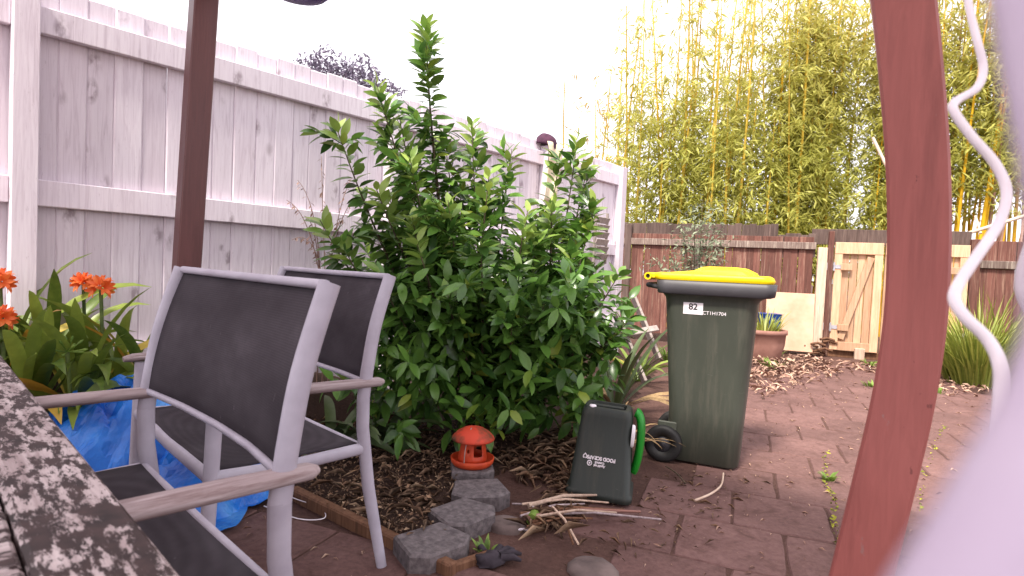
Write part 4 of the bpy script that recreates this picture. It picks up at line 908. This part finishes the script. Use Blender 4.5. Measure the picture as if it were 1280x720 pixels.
def stalk(name, pp, r, mat, label, z=.02, cat_='stick', n=6):
    pts_ = [G(*q) for q in pp]; pts_ = [Vector((a.x, a.y, z+.006*math.sin(i*1.7))) for i, a in enumerate(pts_)]; pth = cat(pts_, 5); k_ = len(pth)
    m = MB().sweep(pth, [r*(1-.3*i/k_) for i in range(k_)], n=n); return tag(m.build(name, mat), label, cat_)
stalk('pale_stick', [(868, 632), (888, 625), (901, 612), (904, 596)], .006, 'bamboo_pole', 'pale curved stick on the paving before the wheelie bin', .024)
stalk('dark_stick', [(832, 588), (845, 598), (857, 610)], .004, 'bark', 'short dark twig on the paving by the bin wheel', .022)
stalk('white_string', [(330, 640), (372, 658), (405, 655), (400, 640), (370, 632), (345, 622)], .0025, 'cord', 'thin white string looped on the ground under the chair', .025, 'string')
bun = thing('stalk_bundle', G(700, 655), 'bundle of reddish dry stalks tied with green tape before the small bin', 'stalks')
for i, (a, c) in enumerate((((650, 652), (780, 645)), ((655, 660), (800, 650)), ((660, 648), (745, 632)), ((664, 664), (700, 652)), ((655, 656), (826, 660)), ((690, 650), (722, 696)), ((700, 652), (716, 688)), ((680, 655), (640, 640)), ((652, 646), (760, 642)), ((658, 668), (740, 655)), ((650, 658), (730, 640)), ((670, 662), (770, 655)), ((690, 640), (735, 626)))):
    pa, pc = G(*a), G(*c); z = .03+.012*(i % 3); MB().sweep([pa+Vector((0, 0, z)), pa.lerp(pc, .5)+Vector((0, .01, z+.012)), pc+Vector((0, 0, z-.006))], [.011, .009, .005] if i < 4 else [.006, .005, .004], n=7).wbuild('stalk', ('edging', 'armwood', 'palepost')[i % 3] if i != 1 else MAT['terra'], bun)
pa = G(668, 657); MB().sweep([pa+Vector((-.015, -.03, .035)), pa+Vector((.005, .035, .035))], .026, .022, (0, 0, 1), 10).wbuild('green_tape', 'weed', bun)
pa = G(642, 667); MB().sweep([pa+Vector((-.01, 0, .015)), pa+Vector((.06, .01, .015))], .006, n=8).build('plant_marker', 'cord'); tag(bpy.data.objects['plant_marker'], 'thin white marker stick beside the stalk bundle', 'stick')
def glove():
    p = G(612, 706); m = MB(); root = thing('work_glove', (p.x, p.y, .01), 'crumpled black work glove on the ground by the timber edging', 'glove', .6)
    rockm = MB(); n = 14; vs = []
    for i in range(7):
        a = PI/2*(1-i/6)
        for j in range(n):
            b_ = 2*PI*j/n; v = Vector((math.cos(b_)*math.cos(a), math.sin(b_)*math.cos(a), math.sin(a))); k_ = 1+.45*mnoise.noise(v*2.4+Vector((7, 3, 1))); vs.append((v.x*.06*k_, v.y*.045*k_, v.z*.035*k_))
    rockm.add(vs, [(i*n+j, (i+1)*n+j, (i+1)*n+(j+1) % n, i*n+(j+1) % n) for i in range(6) for j in range(n)], True); rockm.build('palm', 'cloth_dark', root)
    for q, (a, ln) in enumerate(((-.6, .07), (-.2, .08), (.15, .075), (.5, .06), (1.5, .05))):
        d = Vector((math.cos(a), math.sin(a), 0)); MB().sweep([d*.04+Vector((0, 0, .016)), d*(.04+ln*.6)+Vector((0, 0, .022)), d*(.04+ln)+Vector((0, 0, .01))], [.013, .012, .006], n=8).build('finger', 'cloth_dark', root)
glove()

# ------------------------------------------------------------------ bamboo beyond the back fence
def bamboo(px, dep, n, hmin, hmax, spread, label, leafm='bamboo', z0=1.2, dens=1.0, culms=('culm',), sparse_from=5.0, lean=.05, bare=None, lsz=.2):
    c0 = Y(px, 400, dep); root = thing('bamboo_clump', (c0.x, c0.y, 0), label, 'bamboo', 0, 'bamboo clumps beyond the back fence'); P_, D_, Yg = [], [], []
    for i in range(n):
        b0 = Vector((rnd.uniform(-spread, spread), rnd.uniform(-.55, .55), 0)); h = rnd.uniform(hmin, hmax); tp = b0+Vector((rnd.gauss(0, lean)*h, rnd.gauss(0, lean)*h, h)); md = b0.lerp(tp, .5)+Vector((rnd.gauss(0, .12), rnd.gauss(0, .12), 0))
        pth = bez(b0, md, tp, 10); mt = culms[i % len(culms)]; r0 = rnd.uniform(.026, .042)
        MB().sweep(pth, [r0*(1-.075*q) for q in range(11)], n=6, cap=False).build('culm', mt, root)
        z = z0 if bare is None else bare
        while z < h:
            f = z/h*10; a = min(int(f), 9); p = pth[a].lerp(pth[a+1], f-a); thin = 1 if z < sparse_from else max(.16, 1-(z-sparse_from)/1.8)
            for _ in range(int(round((6.0*dens*thin)+rnd.random()))):
                q = p+Vector((rnd.gauss(0, .26), rnd.gauss(0, .26), rnd.gauss(0, .14)))*(1 if z < sparse_from else .75); da = rnd.random()*6.28
                for _ in range(7):
                    P_.append(tuple(q+Vector((rnd.gauss(0, .06), rnd.gauss(0, .06), rnd.gauss(0, .06))))); aa = da+rnd.gauss(0, .9); D_.append((math.cos(aa), math.sin(aa), rnd.gauss(-.55, .5))); Yg.append(min(1, max(0, (z-3.5)/5))*rnd.random())  # paler gold with height: the overexposed tops put into the colour
            z += .2
    n_ = len(P_); o = leaves('foliage', np.array(P_), np.array(D_), np.tile([0, -.2, 1.], (n_, 1))+nrg.normal(0, .5, (n_, 3)), lsz*(.6+.7*nrg.random(n_)), .17, T_BAM, leafm, np.array(Yg)); o['kind'] = 'stuff'; o.parent = root
    return n_
nb = 0
specs = [(742, 12.5, 5, 4.6, 5.8, .45, 'thin pale bamboo just right of the whitewashed fence end', dict(leafm='bamboo_gold', dens=.45, sparse_from=2.5)),
 (800, 12.0, 9, 4.4, 7.8, .6, 'bushy bamboo clump above the corner of the fences', dict(sparse_from=3.7)),
 (850, 12.4, 9, 4.6, 8.2, .6, 'bamboo clump behind the sapling and the bin', dict(sparse_from=3.9, culms=('culm', 'culm_y'))),
 (905, 11.6, 9, 4.2, 7.6, .6, 'lower dense bamboo clump straight above the wheelie bin', dict(sparse_from=3.6, dens=.9)),
 (955, 12.3, 10, 5.0, 8.8, .6, 'bamboo clump above the pale gate post', dict(sparse_from=4.6, culms=('culm', 'culm', 'culm_y'))),
 (1005, 11.6, 11, 5.2, 9.0, .6, 'tall golden-topped bamboo clump above the gates', dict(sparse_from=5.8)),
 (1055, 11.8, 11, 5.6, 9.2, .6, 'tall bamboo clump with yellow culms just left of the maroon post', dict(culms=('culm', 'culm_y'), sparse_from=6)),
 (1110, 11.6, 10, 5.6, 9.2, .6, 'bamboo clump hidden mostly by the maroon post', dict(sparse_from=6)),
 (1165, 11.0, 13, 6.0, 9.0, .6, 'bamboo with bare golden culms just right of the maroon post', dict(culms=('culm_y', 'culm', 'culm_p'), bare=2.6, dens=.7)),
 (1215, 10.8, 14, 6.0, 9.0, .6, 'bamboo with bare golden culms behind the white cord', dict(culms=('culm_y', 'culm_p', 'culm_y', 'culm'), bare=3.0, dens=.65)),
 (1270, 10.8, 14, 6.0, 9.0, .6, 'bamboo with bare pinkish culms at the picture edge', dict(culms=('culm_p', 'culm_p', 'culm_y'), bare=3.0, dens=.6)),
 (1330, 11.0, 8, 6.0, 9.0, .6, 'bamboo partly outside the picture beyond the grass', dict(culms=('culm_p', 'culm'), bare=2.4, dens=.6))]
for a in specs: nb += bamboo(*a[:7], **a[7])
def pole(a, c, r, label):
    m = MB().sweep([a, a.lerp(c, .5), c], r, n=7); tag(m.build('bamboo_pole', 'bamboo_pole'), label, 'pole')
pole(Y(1091, 172, 8.6), Y(1126, 245, 8.3), .022, 'cut pale pole leaning out from behind the maroon post')
pole(Y(1196, 296, 8.4), Y(1320, 258, 7.9), .026, 'long cut pole lying across the fence top behind the cord')
pole(Y(1219, 270, 8.5), Y(1226, 292, 8.35), .018, 'short cut stub crossing the long pole on the fence')
def fartree():
    c = Y(422, 100, 19); root = thing('far_tree', (c.x, c.y, 0), 'distant purplish tree crown peeping over the whitewashed fence', 'tree')
    MB().sweep([(0, 0, 0), (.1, 0, c.z*.5), (0, 0, c.z)], [.22, .17, .08], n=8).build('trunk', 'bark', root); P_ = []
    for dx, dz, r in ((-.9, .35, .5), (-.35, .45, .6), (.2, .2, .6), (.75, .25, .6), (1.15, -.1, .5), (1.75, -.35, .45), (-.5, -.3, .9), (.5, -.5, 1.0), (0, -.9, 1.2)):
        MB().sweep([(0, 0, c.z-1.6), (dx*.6, 0, c.z-.6+dz*.5), (dx, 0, c.z+dz)], [.06, .04, .015], n=5).build('limb', 'bark', root)
        for _ in range(int(420*r*r)+120):
            v = Vector((rnd.gauss(0, 1), rnd.gauss(0, 1), rnd.gauss(0, 1))).normalized()*r*rnd.random()**.4; P_.append((dx+v.x, v.y, c.z+dz+v.z))
    n_ = len(P_); o = leaves('crown', np.array(P_), nrg.normal(0, 1, (n_, 3)), nrg.normal(0, 1, (n_, 3))+np.array([0, 0, 1.]), .12+.1*nrg.random(n_), 1.1, T_SMALL, 'fartree'); o['kind'] = 'stuff'; o.parent = root
fartree()

# ------------------------------------------------------------------ things close to the camera
pth = [(1204, -60, .62), (1210, 0, .6), (1220, 45, .58), (1229, 85, .57), (1221, 110, .56), (1196, 126, .55), (1192, 138, .54), (1214, 170, .53), (1244, 205, .52), (1258, 240, .51), (1249, 278, .5), (1220, 322, .48), (1199, 354, .47), (1193, 374, .46), (1206, 396, .45), (1235, 425, .44), (1250, 458, .43), (1250, 500, .42), (1246, 560, .4), (1262, 640, .38)]
q = cat([Y(*a) for a in pth], 6); n_ = len(q)
MBc = MB().sweep(q, [.0034+.0016*i/n_ for i in range(n_)], n=12); tag(MBc.build('spiral_cord', 'cord'), 'thick white spiral cord hanging beside the maroon post', 'cord')
q = cat([Y(1300, 270, .5), Y(1283, 318, .5), Y(1276, 348, .5), Y(1279, 375, .5), Y(1300, 410, .5)], 6); tag(MB().sweep(q, .0042, n=10).build('cord_loop', 'cord'), 'short loop of white cord at the very picture edge', 'cord')
rows = [(1238, -240, .17), (1232, -100, .16), (1233, 0, .152), (1248, 100, .146), (1268, 200, .14), (1284, 300, .134), (1274, 420, .125), (1243, 500, .117), (1192, 585, .109), (1108, 725, .1), (1030, 880, .094)]
m = MB(); vs = []; nu = 14
for k_, (px, py, dep) in enumerate(rows):
    a = Y(px, py, dep*.5)
    for i in range(nu+1): u = i/nu; vs.append(a+Vector((.12*u, -.02*u-.012*u*math.sin(u*9+k_*.4), -.02*u*(k_ > 6))))
m.add(vs, [(j*(nu+1)+i, j*(nu+1)+i+1, (j+1)*(nu+1)+i+1, (j+1)*(nu+1)+i) for j in range(len(rows)-1) for i in range(nu)], True)
o = m.build('fabric_drape', 'drape'); o.modifiers.new('s', 'SOLIDIFY').thickness = .003; tag(o, 'out-of-focus pale lilac fabric edge very near the camera', 'fabric')
c = Y(372, -7, 2.0)
hl = thing('hanging_lantern', c, 'violet plastic rim of a hanging lantern at the top edge', 'lantern')
MB().lathe([(0, -.002), (.07, -.001), (.095, .004), (.108, .016), (.106, .03), (.09, .045), (.05, .06), (0, .065)], 28).build('shade', 'purple', hl)
MB().sweep([(0, 0, .06), (0, 0, .6)], .003, n=6).build('hanging_wire', 'black', hl)
print('pavers', npav, 'leaves', NLEAF, 'bamboo', nb)
